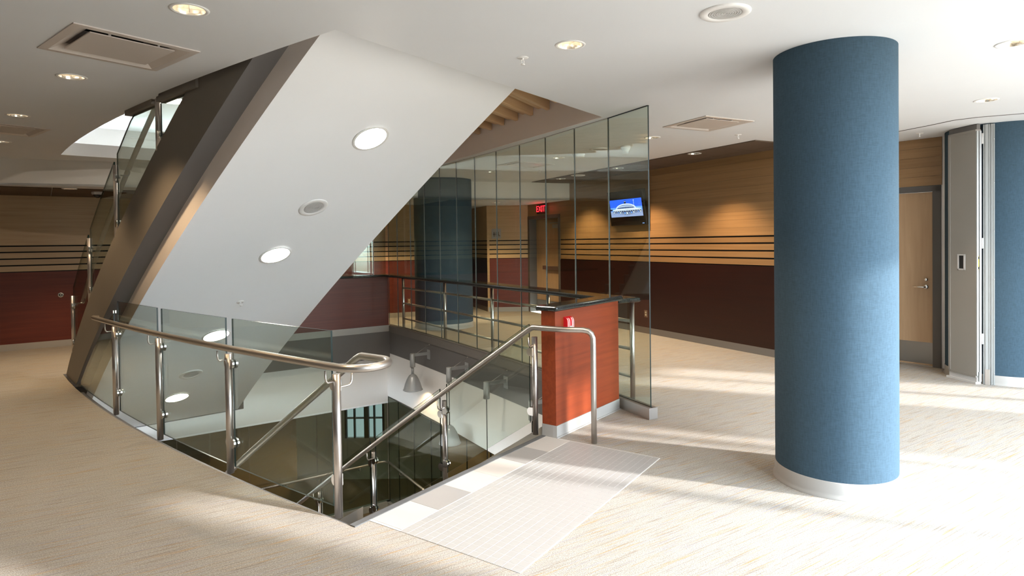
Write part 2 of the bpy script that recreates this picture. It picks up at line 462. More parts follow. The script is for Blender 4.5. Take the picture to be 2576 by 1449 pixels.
floor = struct(plate('floor', room, [fl_hole], -0.18, 0.0, M['carpet']))

def arc_strip(mb, q0, q1, t0, t1, z0, z1, n=1):
    for i in range(n):
        a = q0+(q1-q0)*i/n; b = q0+(q1-q0)*(i+1)/n
        mb.prism([tuple(P(a, t0)), tuple(P(b, t0)), tuple(P(b, t1)), tuple(P(a, t1))], z0, z1)
    return mb
arc_strip(MB(), -0.03, 1.97, -0.040, -0.085, -0.05, 0.006).build('stair_nosing', M['nosing'], floor)
arc_strip(MB(), 0.071, 1.905, -0.085, -1.109, -0.01, 0.0022).build('grout_bed', M['grout'], floor)
tl_cols = 'wgwwgw'
for i in range(6):
    q0 = 0.09+i*0.3005; q1 = q0+0.2985
    o = bevel(arc_strip(MB(), q0, q1, -0.0865, -0.322, 0.0, 0.0036).build('tile', M['tile_w'] if tl_cols[i] == 'w' else M['tile_g'], floor), 0.001, 1)
NR, NC = 15, 36
MQ0, MQ1, MT0, MT1 = 0.075, 1.90, -0.326, -1.105
cw, rw = (MQ1-MQ0)/NC, (MT1-MT0)/NR
mos = []
for r in range(NR):
    for c in range(NC):
        q = MQ0+c*cw; t = MT0+r*rw
        mos.append((P(q, t).length, q, t))
mos.sort()
rest = MB(); mesh_m = None
for i, (d, q, t) in enumerate(mos):
    poly = [(q+0.0016, t-0.0016), (q+cw-0.0016, t-0.0016), (q+cw-0.0016, t+rw+0.0016), (q+0.0016, t+rw+0.0016)]
    if i < 300:
        if mesh_m is None:
            first = MB().prism([tuple(P(a, b)) for a, b in poly], 0.0, 0.0030).build('mosaic_tile', M['mosaic'], floor)
            mesh_m = first.data; p00 = P(q, t); mesh_m.transform(Matrix.Translation((-p00.x, -p00.y, 0))); first.location = (p00.x, p00.y, 0)
            th_first = t
        else:
            o = bpy.data.objects.new('mosaic_tile', mesh_m); COL.objects.link(o); o.parent = floor
            p = P(q, t); o.location = (p.x, p.y, 0); o.rotation_euler = (0, 0, -(t-th_first)/RR)
    else:
        rest.prism([tuple(P(a, b)) for a, b in poly], 0.0, 0.0030)
m = MB()                                    # metal slab edge under the left glass
for a, b in zip(frange(0.0, 5.1, 14), frange(0.0, 5.1, 14)[1:]):
    m.prism([tuple(P(-0.031, a)), tuple(P(-0.031, b)), tuple(P(0.03, b)), tuple(P(0.03, a))], -0.16, -0.035)
m.build('edge_angle', plain('edge_angle_paint', (0.09, 0.09, 0.092), 0.5), floor)
o = rest.build('mosaic_field', M['mosaic'], floor); o['kind'] = 'stuff'

# ------------------------------------------------------------------ ceiling with openings
DL = [  # x, y, label, wall-washer?
 (-1.578, 3.116, 'recessed ceiling downlight beside the large square air diffuser, top left'),
 (-2.993, 4.303, 'recessed ceiling downlight just below the large air diffuser at left'),
 (-4.320, 5.518, 'recessed ceiling downlight above the half-hidden air diffuser at left edge'),
 (-5.552, 6.849, 'recessed ceiling downlight cut by left picture edge, below the half-hidden diffuser'),
 (0.362, 3.752, 'recessed ceiling downlight above the soffit corner with the wood slats'),
 (3.063, 3.834, 'recessed ceiling downlight cut off by the right picture edge'),
 (4.101, 5.420, 'recessed ceiling downlight over the folding partition at right'),
 (1.613, 7.151, 'recessed ceiling downlight crossed by the free edge of the glass wall'),
 (0.661, 8.771, 'recessed ceiling downlight beside the flat round smoke detector behind glass'),
 (-0.331, 10.382, 'recessed ceiling downlight left of the air diffuser behind the glass wall'),
]
DLT = [
 (1.707, 10.001, 'recessed downlight in brown ceiling strip directly above the television'),
 (2.466, 8.432, 'recessed downlight in brown ceiling strip, right of the glass wall edge'),
]
DLT2 = [(0.919, 11.569, 'recessed downlight in brown ceiling strip farthest back, behind the glass')]
DLOW = [
 (-6.05, 8.60, 'recessed downlight in low ceiling strip above the left wood wall'),
 (-0.325, 13.034, 'recessed downlight in low ceiling before the restroom sign wall'),
 (-1.684, 12.25, 'recessed downlight in low ceiling seen against the blue column behind glass'),
 (-2.30, 12.10, 'recessed downlight in low ceiling at left of blue column behind glass'),
]
RH = 0.078
def circ(x, y, r, n=20): return [(x+r*math.cos(2*PI*k/n), y+r*math.sin(2*PI*k/n)) for k in range(n)]
c_hole = [tuple(P(-0.045, t)) for t in frange(-0.012, 2.2, 8)] + [tuple(P(0.02, t)) for t in frange(2.4, 6.45, 8)]
far_c = Vector((-1.89, 10.93))
c_hole += [tuple(far_c), (-0.745, 8.805), (0.05, 7.36), (0.86, 5.935)]
# near edge is radial
c_hole[-1] = tuple(P(3.053, -0.012))
DIFF = [  # corner, u-vector, v-vector, label
 ((-2.257, 3.276), (0.394, 0.505), (-0.482, 0.391), 'large square ceiling air diffuser with drop panel, top left foreground'),
 ((-4.912, 5.675), (0.394, 0.505), (-0.482, 0.391), 'square ceiling air diffuser cut off by left picture edge'),
 ((1.847, 5.935), (0.560, 0.290), (-0.270, 0.545), 'square ceiling air diffuser left of the blue foreground column'),
 ((0.098, 9.057), (0.556, 0.420), (-0.290, 0.435), 'square ceiling air diffuser seen through the glass wall'),
]
holes = [c_hole]
for d in DL: holes.append(circ(d[0], d[1], RH))
for (c0, u, v, lb) in DIFF:
    c0, u, v = Vector(c0), Vector(u), Vector(v)
    k = 0.04
    q = [c0+u*k+v*k, c0+u*(1-k)+v*k, c0+u*(1-k)+v*(1-k), c0+u*k+v*(1-k)]
    holes.append([tuple(p) for p in q])
BULK = [(-10.2, 6.745), (-6.586, 8.105), (-5.12, 8.657), (-0.796, 11.987), (1.163, 12.50)]
BULK = [(-10.2, 5.50), (-6.586, 8.105), (-5.12, 8.90), (-0.796, 11.987), (1.163, 12.50)]
ce_out = [tuple(WIN0), tuple(WIN1), (8.85, 7.4), (5.6, 7.6), (4.27, 8.33), (3.62, 7.78), (1.163, 12.50), (-0.796, 11.987), (-5.12, 8.70), (-6.586, 8.105), (-10.2, 6.62), (-10.2, -5.63)]
# brown tiled strip along the right wood wall replaces the white ceiling there
BW = 0.868
wn = Vector((-0.887, -0.462)); wd = Vector((0.462, -0.887))
A_w = Vector((3.416, 8.173))
bs0 = Vector((2.89, 7.409)); bs_far = bs0 - wd*5.55
ceiling = struct(plate('ceiling', ce_out, holes, C, C+0.16, M['ceil']))
# tiles hang flush under the strip, white joints between them
nt_ = 9; tl = 0.60
for i in range(nt_):
    for j in range(2):
        a = bs0 - wd*(i*tl+0.006); b = bs0 - wd*((i+1)*tl-0.006)
        off0 = (0.0, 0.575)[j]; off1 = (0.567, BW+0.02)[j]
        n_ = -wn
        poly = [a+n_*off0, a+n_*off1, b+n_*off1, b+n_*off0]
        hs = []
        for d in DLT+DLT2:
            p = Vector((d[0], d[1]))-a
            ss, oo = p.dot(-wd), p.dot(n_)
            if 0.09 < ss < tl-0.1 and off0+0.085 < oo < off1-0.085: hs.append(circ(d[0], d[1], RH))
        plate('ceiling_tile', [tuple(p) for p in poly], hs, C-0.012, C-0.0005, M['browntile'], ceiling)
# low ceiling behind the bulkhead
LZ = 2.375
low_poly = [(-10.2, 6.62), (-6.586, 8.105), (-5.12, 8.70), (-0.796, 11.987), (1.163, 12.50), (0.366, 14.03), (-0.54, 14.04), (-0.98, 15.3), (-1.9, 15.3), (-1.35, 13.67)] + [tuple(p) for p in reversed(WF[:-1])]
low = struct(plate('ceiling', low_poly, [circ(d[0], d[1], RH) for d in DLOW], LZ, LZ+0.03, M['ceil']))
bk = [(-10.2, 6.62), (-6.586, 8.105), (-5.12, 8.70), (-0.796, 11.987), (1.163, 12.50)]
m = MB()
for a, b in zip(bk, bk[1:]):
    a, b = Vector(a), Vector(b); n = Vector((b.y-a.y, -(b.x-a.x))).normalized()*0.02
    m.prism([tuple(a), tuple(b), tuple(b-n), tuple(a-n)], LZ, C+0.1)
struct(m.build('wall_bulkhead', M['cream']))
# brown ceiling tiles of the low strip on the left
for i in range(3, 11):
    a = along(WF[0], WF[1], 0.3+i*0.62) if i < 4 else along(WF[1], WF[2], (i-4)*0.62+0.05)
    w0, w1 = (WF[0], WF[1]) if i < 4 else (WF[1], WF[2])
    d = (Vector(w1)-Vector(w0)).normalized(); n = Vector((d.y, -d.x))
    b = a + d*0.612
    for o0, o1 in ((0.0, 0.80), (0.808, 1.62)):
        hs = []
        for q in DLOW[:1]:
            p = Vector((q[0], q[1]))-a
            if 0.09 < p.dot(d) < 0.52 and o0+0.08 < p.dot(n) < o1-0.08: hs.append(circ(q[0], q[1], RH))
        plate('ceiling_tile', [tuple(a+n*o0), tuple(b+n*o0), tuple(b+n*o1), tuple(a+n*o1)], hs, LZ-0.012, LZ-0.0005, M['browntile'], low)
# curved groove of the partition track in the ceiling
m = MB()
tp = [(3.60, 8.05), (4.292, 6.941), (4.40, 6.60), (4.461, 6.322), (4.60, 6.18), (4.918, 6.021), (5.9, 5.6)]
for a, b in zip(tp, tp[1:]):
    a, b = Vector(a), Vector(b); n = Vector((b.y-a.y, -(b.x-a.x))).normalized()*0.008
    m.prism([tuple(a-n), tuple(b-n), tuple(b+n), tuple(a+n)], C-0.004, C)
struct(m.build('trim_1', M['dgrey']))

# ------------------------------------------------------------------ wood walls
STR = [1.200, 1.302, 1.404, 1.506, 1.600]
def wood_wall(name, pts, top, mv, mr, planks=None, base=M['base_dark'], cut=None):
    """maple over black reveals over red wainscot; pts in plan, room side on the right when walking pts"""
    m = MB()
    def seg_prism(mb, off0, off1, z0, z1):
        for a, b in zip(pts, pts[1:]):
            a, b = Vector(a), Vector(b); d = (b-a).normalized(); n = Vector((d.y, -d.x))
            mb.prism([tuple(a+n*off0), tuple(b+n*off0), tuple(b+n*off1), tuple(a+n*off1)], z0, z1)
        return mb
    w = struct(seg_prism(m, -0.10, -0.008, 0.0, top).build(name, M['black']))
    seg_prism(MB(), -0.008, 0.012, 0.0, 0.10).build('baseboard', base, w)
    seg_prism(MB(), -0.008, 0.006, 0.10, 1.186).build('wainscot_panel', mr, w)
    for i in range(4):
        seg_prism(MB(), -0.008, 0.004, STR[i], STR[i+1]-0.022).build('stripe_board', mv, w)
    if planks:
        z = STR[4]; k = 0
        while z < top-0.01:
            z1 = min(z+planks, top)
            seg_prism(MB(), -0.008, 0.004-0.0015*(k % 2), z, z1-0.0015).build('plank', mv, w)
            z = z1; k += 1
    else:
        seg_prism(MB(), -0.008, 0.004, STR[4], top).build('veneer_panel', mv, w)
    return w
w_far = wood_wall('wall_far', WF, LZ, M['maple_far'], M['red_far'], base=M['base'])
# right wood wall is broken by the exit door recess
DR0, DR1 = (0.366, 14.03), (0.994, 12.825)
w_right = wood_wall('wall_right', [DR1, WR[1]], C, M['maple_right'], M['red_right_shaded'], planks=0.112)
w_rest = wood_wall('wall_restroom', WREST, LZ, M['maple_rest'], M['red_rest'], base=M['base'])
w_corr = wood_wall('wall_corridor', [(-0.98, 15.3), (-0.548, 14.05)], LZ, M['maple_rest'], M['red_right_shaded'], base=M['base_dark'])
m = MB(); m.box(-0.556, 14.03, 0, -0.505, 14.048, 1.19); m.box(-0.556, 14.03, 1.19, -0.505, 14.048, LZ)
m.build('corner_trim', M['maple_rest'], w_rest)
struct(MB().box(-1.95, 15.3, 0, -0.9, 15.4, LZ).build('wall_corridor_end', M['dgrey']))
struct(MB().prism([(-1.35, 13.67), (-1.9, 15.3), (-2.0, 15.3), (-1.45, 13.7)], 0, LZ).build('wall_corridor_left', M['dgrey']))
# wall above and around the exit door
m = MB()
d = (Vector(DR1)-Vector(DR0)).normalized(); n = Vector((d.y, -d.x))
a, b = Vector(DR0), Vector(DR1)
m.prism([tuple(a), tuple(b), tuple(b-n*0.1), tuple(a-n*0.1)], 2.118, C)
struct(m.build('wall_over_door', M['maple_right']))
# exit door
dr = struct(MB().prism([tuple(a), tuple(a+d*0.07), tuple(a+d*0.07-n*0.22), tuple(a-n*0.22)], 0, 2.118).build('door_2', M['portal_grey']))
m = MB(); L_ = (b-a).length
m.prism([tuple(a+n*0.012), tuple(a+d*0.075+n*0.012), tuple(a+d*0.075-n*0.24), tuple(a-n*0.24)], 0, 2.118)
m.prism([tuple(b+n*0.012), tuple(b-d*0.075+n*0.012), tuple(b-d*0.075-n*0.24), tuple(b-n*0.24)], 0, 2.118)
m.prism([tuple(a+n*0.012), tuple(b+n*0.012), tuple(b-n*0.24), tuple(a-n*0.24)], 2.05, 2.12)
m.build('door_frame', M['portal_grey'], dr)
m = MB(); m.prism([tuple(a+d*0.08-n*0.17), tuple(b-d*0.08-n*0.17), tuple(b-d*0.08-n*0.215), tuple(a+d*0.08-n*0.215)], 0.01, 2.05)
leaf = m.build('door_leaf', M['maple_door'], dr)
m = MB(); m.prism([tuple(a+d*0.45-n*0.10), tuple(b-d*0.12-n*0.10), tuple(b-d*0.12-n*0.168), tuple(a+d*0.45-n*0.168)], 0.95, 1.03)
m.build('panic_bar', M['steel'], leaf)
m = MB(); m.prism([tuple(b-d*0.50-n*0.11), tuple(b-d*0.12-n*0.11), tuple(b-d*0.12-n*0.168), tuple(b-d*0.50-n*0.168)], 1.84, 1.92)
m.prism([tuple(b-d*0.62-n*0.12), tuple(b-d*0.20-n*0.12), tuple(b-d*0.20-n*0.13), tuple(b-d*0.62-n*0.13)], 1.94, 1.965)
m.build('door_closer', M['lampgrey'], leaf)
m = MB(); m.prism([tuple(a+d*0.1-n*0.16), tuple(b-d*0.1-n*0.16), tuple(b-d*0.1-n*0.169), tuple(a+d*0.1-n*0.169)], 0.02, 0.27)
m.build('kick_plate', M['dgrey'], leaf)

# ------------------------------------------------------------------ end wall with the wooden door (right of the column)
def dw(s, o=0.0): # s metres along from DW0, o metres into the room
    n = Vector((DWD.y, -DWD.x)); return DW0 + DWD*s + n*o
S_L = (Vector((4.762, 7.703))-DW0).dot(DWD); S_F1 = (Vector((5.04, 7.356))-DW0).dot(DWD)
m = MB()
for s0, s1, z0, z1 in ((0, S_F1-1.08, 0, C), (S_F1-1.08, S_F1, 2.155, C), (S_F1, S_F1+1.9, 0, C)):
    m.prism([tuple(dw(s0)), tuple(dw(s1)), tuple(dw(s1, -0.12)), tuple(dw(s0, -0.12))], z0, z1)
w_end = struct(m.build('wall_end', M['fascia']))
z = 2.158; k = 0
while z < C-0.01:
    z1 = min(z+0.1125, C)
    MB().prism([tuple(dw(0, 0.001)), tuple(dw(S_F1+0.01, 0.001)), tuple(dw(S_F1+0.01, 0.016-0.002*(k % 2))), tuple(dw(0, 0.016-0.002*(k % 2)))], z, z1-0.002).build('plank', M['maple_end'], w_end)
    z = z1; k += 1
F0, F1 = S_F1-1.08, S_F1
d1 = struct(MB().prism([tuple(dw(F1-0.085, 0.02)), tuple(dw(F1, 0.02)), tuple(dw(F1, -0.10)), tuple(dw(F1-0.085, -0.10))], 0, 2.15).build('door_1', M['portal_grey']))
m = MB()
m.prism([tuple(dw(F0, 0.02)), tuple(dw(F0+0.085, 0.02)), tuple(dw(F0+0.085, -0.10)), tuple(dw(F0, -0.10))], 0, 2.15)
m.prism([tuple(dw(F0, 0.02)), tuple(dw(F1, 0.02)), tuple(dw(F1, -0.10)), tuple(dw(F0, -0.10))], 2.085, 2.155)
m.build('door_frame', M['portal_grey'], d1)
leaf = MB().prism([tuple(dw(F0+0.088, -0.02)), tuple(dw(F1-0.088, -0.02)), tuple(dw(F1-0.088, -0.065)), tuple(dw(F0+0.088, -0.065))], 0.012, 2.082).build('door_leaf', M['maple_door'], d1)
MB().prism([tuple(dw(F0+0.1, -0.016)), tuple(dw(F1-0.095, -0.016)), tuple(dw(F1-0.095, -0.02)), tuple(dw(F0+0.1, -0.02))], 0.03, 0.285).build('kick_plate', M['kick'], leaf)
MB().prism([tuple(dw(F0+0.085, 0.0)), tuple(dw(F1-0.085, 0.0)), tuple(dw(F1-0.085, -0.09)), tuple(dw(F0+0.085, -0.09))], 0.0, 0.012).build('threshold', M['steel'], d1)
hp = dw(F1-0.16, 0.0); nn = Vector((DWD.y, -DWD.x, 0)); dd = Vector((DWD.x, DWD.y, 0))
m = MB(); m.lathe([(0.0, 0.012), (0.026, 0.010), (0.028, 0.0), (0.028, -0.02)], (hp.x, hp.y, 0.952), nn, 18)
b0 = Vector((hp.x, hp.y, 0.952))
m.tube([b0, b0+nn*0.05, b0+nn*0.055-dd*0.015, b0+nn*0.055-dd*0.12], 0.010, 10)
m.build('lever_handle', M['chrome'], leaf)
MB().lathe([(0.0, 0.014), (0.018, 0.012), (0.022, 0.0), (0.022, -0.02)], (hp.x, hp.y, 1.04), nn, 18).build('deadbolt', M['chrome'], leaf)
pv = dw(F1-0.16-0.60, -0.018)
MB().lathe([(0.0, 0.006), (0.012, 0.004), (0.012, -0.002)], (pv.x, pv.y, 2.03), nn, 12).build('viewer', M['dark'], leaf)
# link walls outside the view
struct(MB().prism([(3.62, 7.78), (4.27, 8.33), (4.2, 8.42), (3.55, 7.86)], 0, C).build('wall_link', M['maple_end']))
struct(MB().prism([(5.6, 7.30), (8.95, 7.30), (8.95, 7.42), (5.6, 7.42)], 0, C).build('wall_east', M['fascia']))
struct(MB().prism([(8.85, 6.3), (8.97, 6.3), (8.97, 7.42), (8.85, 7.42)], 0, C).build('wall_east_end', M['fascia']))
struct(MB().prism([(-10.2, 7.7), (-10.2, -5.7), (-10.3, -5.7), (-10.3, 7.7)], 0, C).build('wall_left', M['maple_far']))
struct(MB().prism([(-10.2, -5.63), (-3.6, -5.63), (-3.6, -5.8), (-10.2, -5.8)], 0, C).build('wall_back', M['cream']))

# ------------------------------------------------------------------ window wall (behind and right of the camera)
wdv = (WIN1-WIN0).normalized(); wnv = Vector((wdv.y, -wdv.x)); WL = (WIN1-WIN0).length   # wnv points outdoors
def ww(s, o): return tuple(WIN0 + wdv*s + wnv*o)
WB = 0.08; WT = 2.70; WS = 8.2
m = MB()
m.prism([ww(0, 0), ww(WL, 0), ww(WL, 0.2), ww(0, 0.2)], -0.18, WB)
m.prism([ww(0, 0), ww(WL, 0), ww(WL, 0.06), ww(0, 0.06)], WT, C+0.16)
m.prism([ww(0, 0), ww(WS, 0), ww(WS, 0.2), ww(0, 0.2)], WB, WT)
ww_ = struct(m.build('wall_window', M['cream']))
for s0, s1 in ((WS, WS+0.2), (9.36, 10.1), (13.01, 14.59), (15.81, WL)):            # solid piers
    MB().prism([ww(s0, 0), ww(s1, 0), ww(s1, 0.2), ww(s0, 0.2)], WB, WT).build('pier', M['cream'], ww_)
for s0 in (11.52, 12.72, 15.19):
    MB().prism([ww(s0, 0.05), ww(s0+0.06, 0.05), ww(s0+0.06, 0.15), ww(s0, 0.15)], WB, WT).build('mullion', M['alu'], ww_)
po = bpy.data.lights.new('portal', 'AREA'); po.shape = 'RECTANGLE'; po.size = WL-WS; po.size_y = WT-WB
po.cycles.is_portal = True
pb = bpy.data.objects.new('portal', po); COL.objects.link(pb)
pc = WIN0 + wdv*(WS+WL)/2 + wnv*0.19
pb.location = (pc.x, pc.y, (WB+WT)/2)
pb.rotation_euler = Vector((-wnv.x, -wnv.y, 0)).to_track_quat('-Z', 'Z').to_euler()

# ------------------------------------------------------------------ columns
def column(x, y, r, h, label, n=72):
    t = thing('column', label, 'column', (x, y, 0))
    MB().lathe([(r, 0.098), (r, h)], (x, y, 0), n=n).build('shaft', M['bluefab'], t)
    MB().lathe([(r+0.016, 0.0), (r+0.016, 0.006), (r+0.009, 0.016), (r+0.005, 0.03), (r+0.005, 0.096), (r+0.003, 0.10), (r-0.01, 0.10)], (x, y, 0), n=n).build('baseboard', M['base'], t)
    return t
column(2.0606, 4.0106, 0.3544, C, 'large round blue fabric column standing in the right foreground')
column(-1.275, 11.66, 0.535, C, 'dark blue round column standing behind the glass wall')
column(COL3[0], COL3[1], COL3R, C, 'dark blue round column behind the folding partition, right edge')

# ------------------------------------------------------------------ stairwell lining
NF_ = Vector((0.577, -0.817))
well = struct(MB().prism([tuple(K0+NF_*0.008), tuple(far_l+NF_*0.008), tuple(far_l-NF_*0.1), tuple(K0-NF_*0.1)], -0.48, 0.098).build('wall_stairwell_far', M['dgrey']))
KC = K0 + Vector(GE[:2])*0.0
nf = Vector((0.577, -0.817))   # far wall normal towards the camera
m = MB(); m.prism([tuple(K0+nf*0.014), tuple(far_l+nf*0.014), tuple(far_l), tuple(K0)], -0.01, 0.10); m.build('baseboard', M['base'], well)
KR = K0 + Vector(GE[:2])*0.13
far_r = KR + Vector(FH[:2])*5.2
MB().prism([tuple(KR), tuple(far_r), tuple(far_r-nf*0.1), tuple(KR-nf*0.1)], -1.30, -0.47).build('cream_panel', M['cream'], well)
m = MB(); m.prism([tuple(KR+nf*0.01), tuple(far_r+nf*0.01), tuple(far_r-nf*0.02), tuple(KR-nf*0.02)], -1.325, -1.30); m.build('edge_bead', M['soffit'], well)
gs = Vector((1.02, 5.56))+Vector(GN[:2])*0.04
SP = [Vector(K0)] + [Vector(p)+Vector(GN[:2])*0.052 for p in reversed(GW[1:-1])]
SC_ = [0.0]
for a, b in zip(SP, SP[1:]): SC_.append(SC_[-1]+(b-a).length)
def side(s, o=0.0):
    """point s metres from the far corner along the right side of the well, o metres into it"""
    k = 0
    while k < len(SP)-2 and s > SC_[k+1]: k += 1
    d = (SP[k+1]-SP[k]).normalized(); p = SP[k]+d*(s-SC_[k]); n = Vector((d.y, -d.x))
    if n.dot(Vector(GN[:2])) < 0: n = -n
    return tuple(p+n*o)
def side_at(x, y):
    return min(((Vector(side(k*0.02))-Vector((x, y))).length, k*0.02) for k in range(330))[1]
SL = SC_[-1]+0.02
def side_strip(mb, s0, s1, o0, o1, z0, z1):
    ks = [s0]+[c for c in SC_ if s0+0.02 < c < s1-0.02]+[s1]
    for a, b in zip(ks, ks[1:]):
        mb.prism([side(a+1e-4, o0), side(b-1e-4, o0), side(b-1e-4, o1), side(a+1e-4, o1)], z0, z1)
    return mb
ws = struct(side_strip(MB(), -0.2, SL, 0.0, -0.1, -0.41, -0.002).build('wall_stairwell_side', M['dgrey']))
side_strip(MB(), -0.5, SL, -0.004, -0.1, -1.20, -0.41).build('cream_panel', M['cream'], ws)
side_strip(MB(), 0.0, SL-0.1, 0.012, 0.0, -0.02, 0.086).build('baseboard', M['base_dark'], ws)
# left and near sides of the well below the carpet (mostly hidden)
m = MB()
for a, b in zip(frange(E0, 6.25, 8), frange(E0, 6.25, 8)[1:]):
    m.prism([tuple(P(-0.031, a)), tuple(P(-0.031, b)), tuple(P(-0.13, b)), tuple(P(-0.13, a))], -0.75, -0.18)
struct(m.build('wall_stairwell_left', M['cream']))
struct(MB().prism([tuple(P(-0.03, 6.26)), tuple(P(2.1, 6.26)), tuple(P(2.1, 6.36)), tuple(P(-0.03, 6.36))], -0.82, -0.18).build('wall_stairwell_end', M['dgrey']))

# lower level: floor, ceiling, walls, glass partition round the stair
LF = -3.2
lr = [(-9.5, 4.5), (3.5, 0.5), (6.0, 8.0), (0.5, 17.0), (-10.5, 17.0)]
struct(MB().prism(lr, LF-0.1, LF).build('floor', M['carpet_low']))
lh = [tuple(KR-nf*0.02), tuple(far_r-nf*0.02), tuple(P(-0.1, 7.6)), tuple(P(-0.1, -0.1)), tuple(P(3.0, -0.1))] + [side(SL*(1-k/12), -0.06) for k in range(13)]
struct(plate('ceiling', lr, [lh], -1.205, -1.10, M['cream']))
m = MB()
for a, b in zip(lr, lr[1:]+lr[:1]):
    a, b = Vector(a), Vector(b); n = Vector((b.y-a.y, -(b.x-a.x))).normalized()*0.1
    m.prism([tuple(a), tuple(b), tuple(b+n), tuple(a+n)], LF, -1.22)
struct(m.build('wall_lower', M['cream']))
pan = 0
def glass_panel(name, a, b, z0, z1, parent, mat, th=0.012, edge=True):
    """upright pane between two plan points, z0/z1 may be pairs (at a, at b)"""
    a, b = Vector(a), Vector(b); d = (b-a).normalized(); n = Vector((d.y, -d.x))*th/2
    z0 = z0 if isinstance(z0, (tuple, list)) else (z0, z0); z1 = z1 if isinstance(z1, (tuple, list)) else (z1, z1)
    V = [(*(a+n), z0[0]), (*(b+n), z0[1]), (*(b+n), z1[1]), (*(a+n), z1[0]), (*(a-n), z0[0]), (*(b-n), z0[1]), (*(b-n), z1[1]), (*(a-n), z1[0])]
    mb = MB()
    mb.add(V, [(0, 1, 2, 3), (5, 4, 7, 6)], 0)
    mb.add(V, [(1, 5, 6, 2), (4, 0, 3, 7), (3, 2, 6, 7), (4, 5, 1, 0)], 1)
    return mb.build(name, [mat, M['gedge']], parent)
lp = thing('glass_partition', 'dark glass partition around the stair foot on the lower level', 'partition', (KR.x, KR.y, LF))
FHv, GEv = Vector(FH[:2]), Vector(GE[:2])
xs = [0.02, 0.36, 1.30, 2.38, 3.40, 4.4]
for a, b in zip(xs, xs[1:]):
    glass_panel('glass_panel', KR+FHv*(a+0.004), KR+FHv*(b-0.004), LF+0.10, -1.31, lp, M['lglass'])
xs = [0.02, 0.50, 1.17, 1.84, 2.36, 3.03, 3.7, 4.4, 5.1]
for a, b in zip(xs, xs[1:]):
    glass_panel('glass_panel', KR-GEv*(a+0.004), KR-GEv*(b-0.004), LF+0.10, -1.21, lp, M['lglass'])
m = MB(); w5 = nf*0.06
m.prism([tuple(KR+w5), tuple(KR+FHv*4.6+w5), tuple(KR+FHv*4.6-w5), tuple(KR-w5)], LF, LF+0.10)
gn = Vector(GN[:2])*0.06
m.prism([tuple(KR+gn), tuple(KR-GEv*5.1+gn), tuple(KR-GEv*5.1-gn), tuple(KR-gn)], LF, LF+0.10)
m.build('curb', M['ltgrey'], lp)
# handrail round the landing
RZ = LF+0.86
r0 = KR + FHv*0.10 + nf*0.09 - GEv*0.02
hr = thing('landing_handrail', 'steel wall handrail bent around the lower landing corner', 'handrail', (r0.x, r0.y, LF))
k1 = KR + nf*0.10 + Vector(GN[:2])*0.08
pts = [k1+FHv*3.2]+[k1+FHv*0.12, k1+FHv*0.04-GEv*0.02, k1-GEv*0.12]+[k1-GEv*2.6]
MB().tube([(*p, RZ) for p in pts[:1]+pts[1:4]+pts[4:]], 0.021, 12).build('handrail', M['steel'], hr)
for p, nrm in ((k1+FHv*0.5, nf), (k1+FHv*1.75, nf), (k1-GEv*0.6, Vector(GN[:2])), (k1-GEv*1.8, Vector(GN[:2]))):
    q = Vector((p.x, p.y, RZ-0.02)); nv = Vector((nrm.x, nrm.y, 0))
    MB().tube([q, q-Vector((0, 0, 0.05)), q-Vector((0, 0, 0.06))-nv*0.02, q-Vector((0, 0, 0.06))-nv*0.085], 0.007, 8).build('bracket', M['steel'], hr)
# glowing window unit standing in for the reflection in the lower glass
wl = struct(MB().box(-4.4, 12.6, LF, -3.42, 12.72, -1.33).box(-2.62, 12.6, LF, -1.4, 12.72, -1.33).box(-3.42, 12.6, LF, -2.62, 12.72, -2.36).build('wall_lower_reflection', M['cream']))
M['win_refl'] = emis('lower_window_reflection', (0.52, 0.68, 0.72), 0.36)
win_refl = struct(MB().box(-3.42, 12.68, -2.36, -2.62, 12.70, -1.33).build('window_reflection', M['win_refl']))
for x_, w_ in ((-3.42, 0.04), (-3.24, 0.03), (-3.03, 0.09), (-2.84, 0.03), (-2.66, 0.04)):
    MB().box(x_, 12.58, -2.36, x_+w_, 12.66, -1.33).build('reflected_bar', M['dgrey'], win_refl)
MB().box(-3.42, 12.585, -1.97, -2.62, 12.63, -1.94).build('reflected_rail', M['alu'], win_refl)

# ------------------------------------------------------------------ upper level seen through the ceiling openings
ub = [(-10.35, -5.83), (-3.65, -5.83), (9.0, 6.3), (9.0, 7.6), (5.6, 7.9), (4.3, 8.6), (0.7, 15.5), (-2.1, 15.6), (-2.1, 14.5), (-10.35, 8.6)]
UZ = 3.62
m = MB()
for a, b in zip(ub, ub[1:]+ub[:1]):
    a, b = Vector(a), Vector(b); n = Vector((b.y-a.y, -(b.x-a.x))).normalized()*0.1
    m.prism([tuple(a), tuple(b), tuple(b+n), tuple(a+n)], C if abs(a.x+3.65) < 0.01 else LZ-0.01, UZ)
struct(m.build('wall_upper', M['cream']))
struct(MB().prism(ub, UZ, UZ+0.1).build('ceiling', M['ceil']))
al = bpy.data.lights.new('upper_fill', 'AREA'); al.shape = 'DISK'; al.size = 0.5; al.energy = 5; al.color = (1, 0.93, 0.84)  # added fill with no fixture, brightens the upper level
ao = bpy.data.objects.new('upper_fill', al); COL.objects.link(ao); ao.location = (-3.6, 6.8, UZ-0.04)
ul = thing('upper_ceiling_light', 'large round white light above the rising flight, seen through its top glass', 'light', (-4.80, 8.93, UZ))
MB().lathe([(0.20, 0.0), (0.215, 0.004), (0.22, 0.0)], (-4.80, 8.93, UZ), (0, 0, -1), 28).build('trim_ring', M['white'], ul)
MB().lathe([(0.0, 0.003), (0.20, 0.003)], (-4.80, 8.93, UZ), (0, 0, -1), 28).build('lens', M['disc'], ul)
uq = P(1.45, 2.3)  # added light, unseen from the camera, brightens the fascia and slats
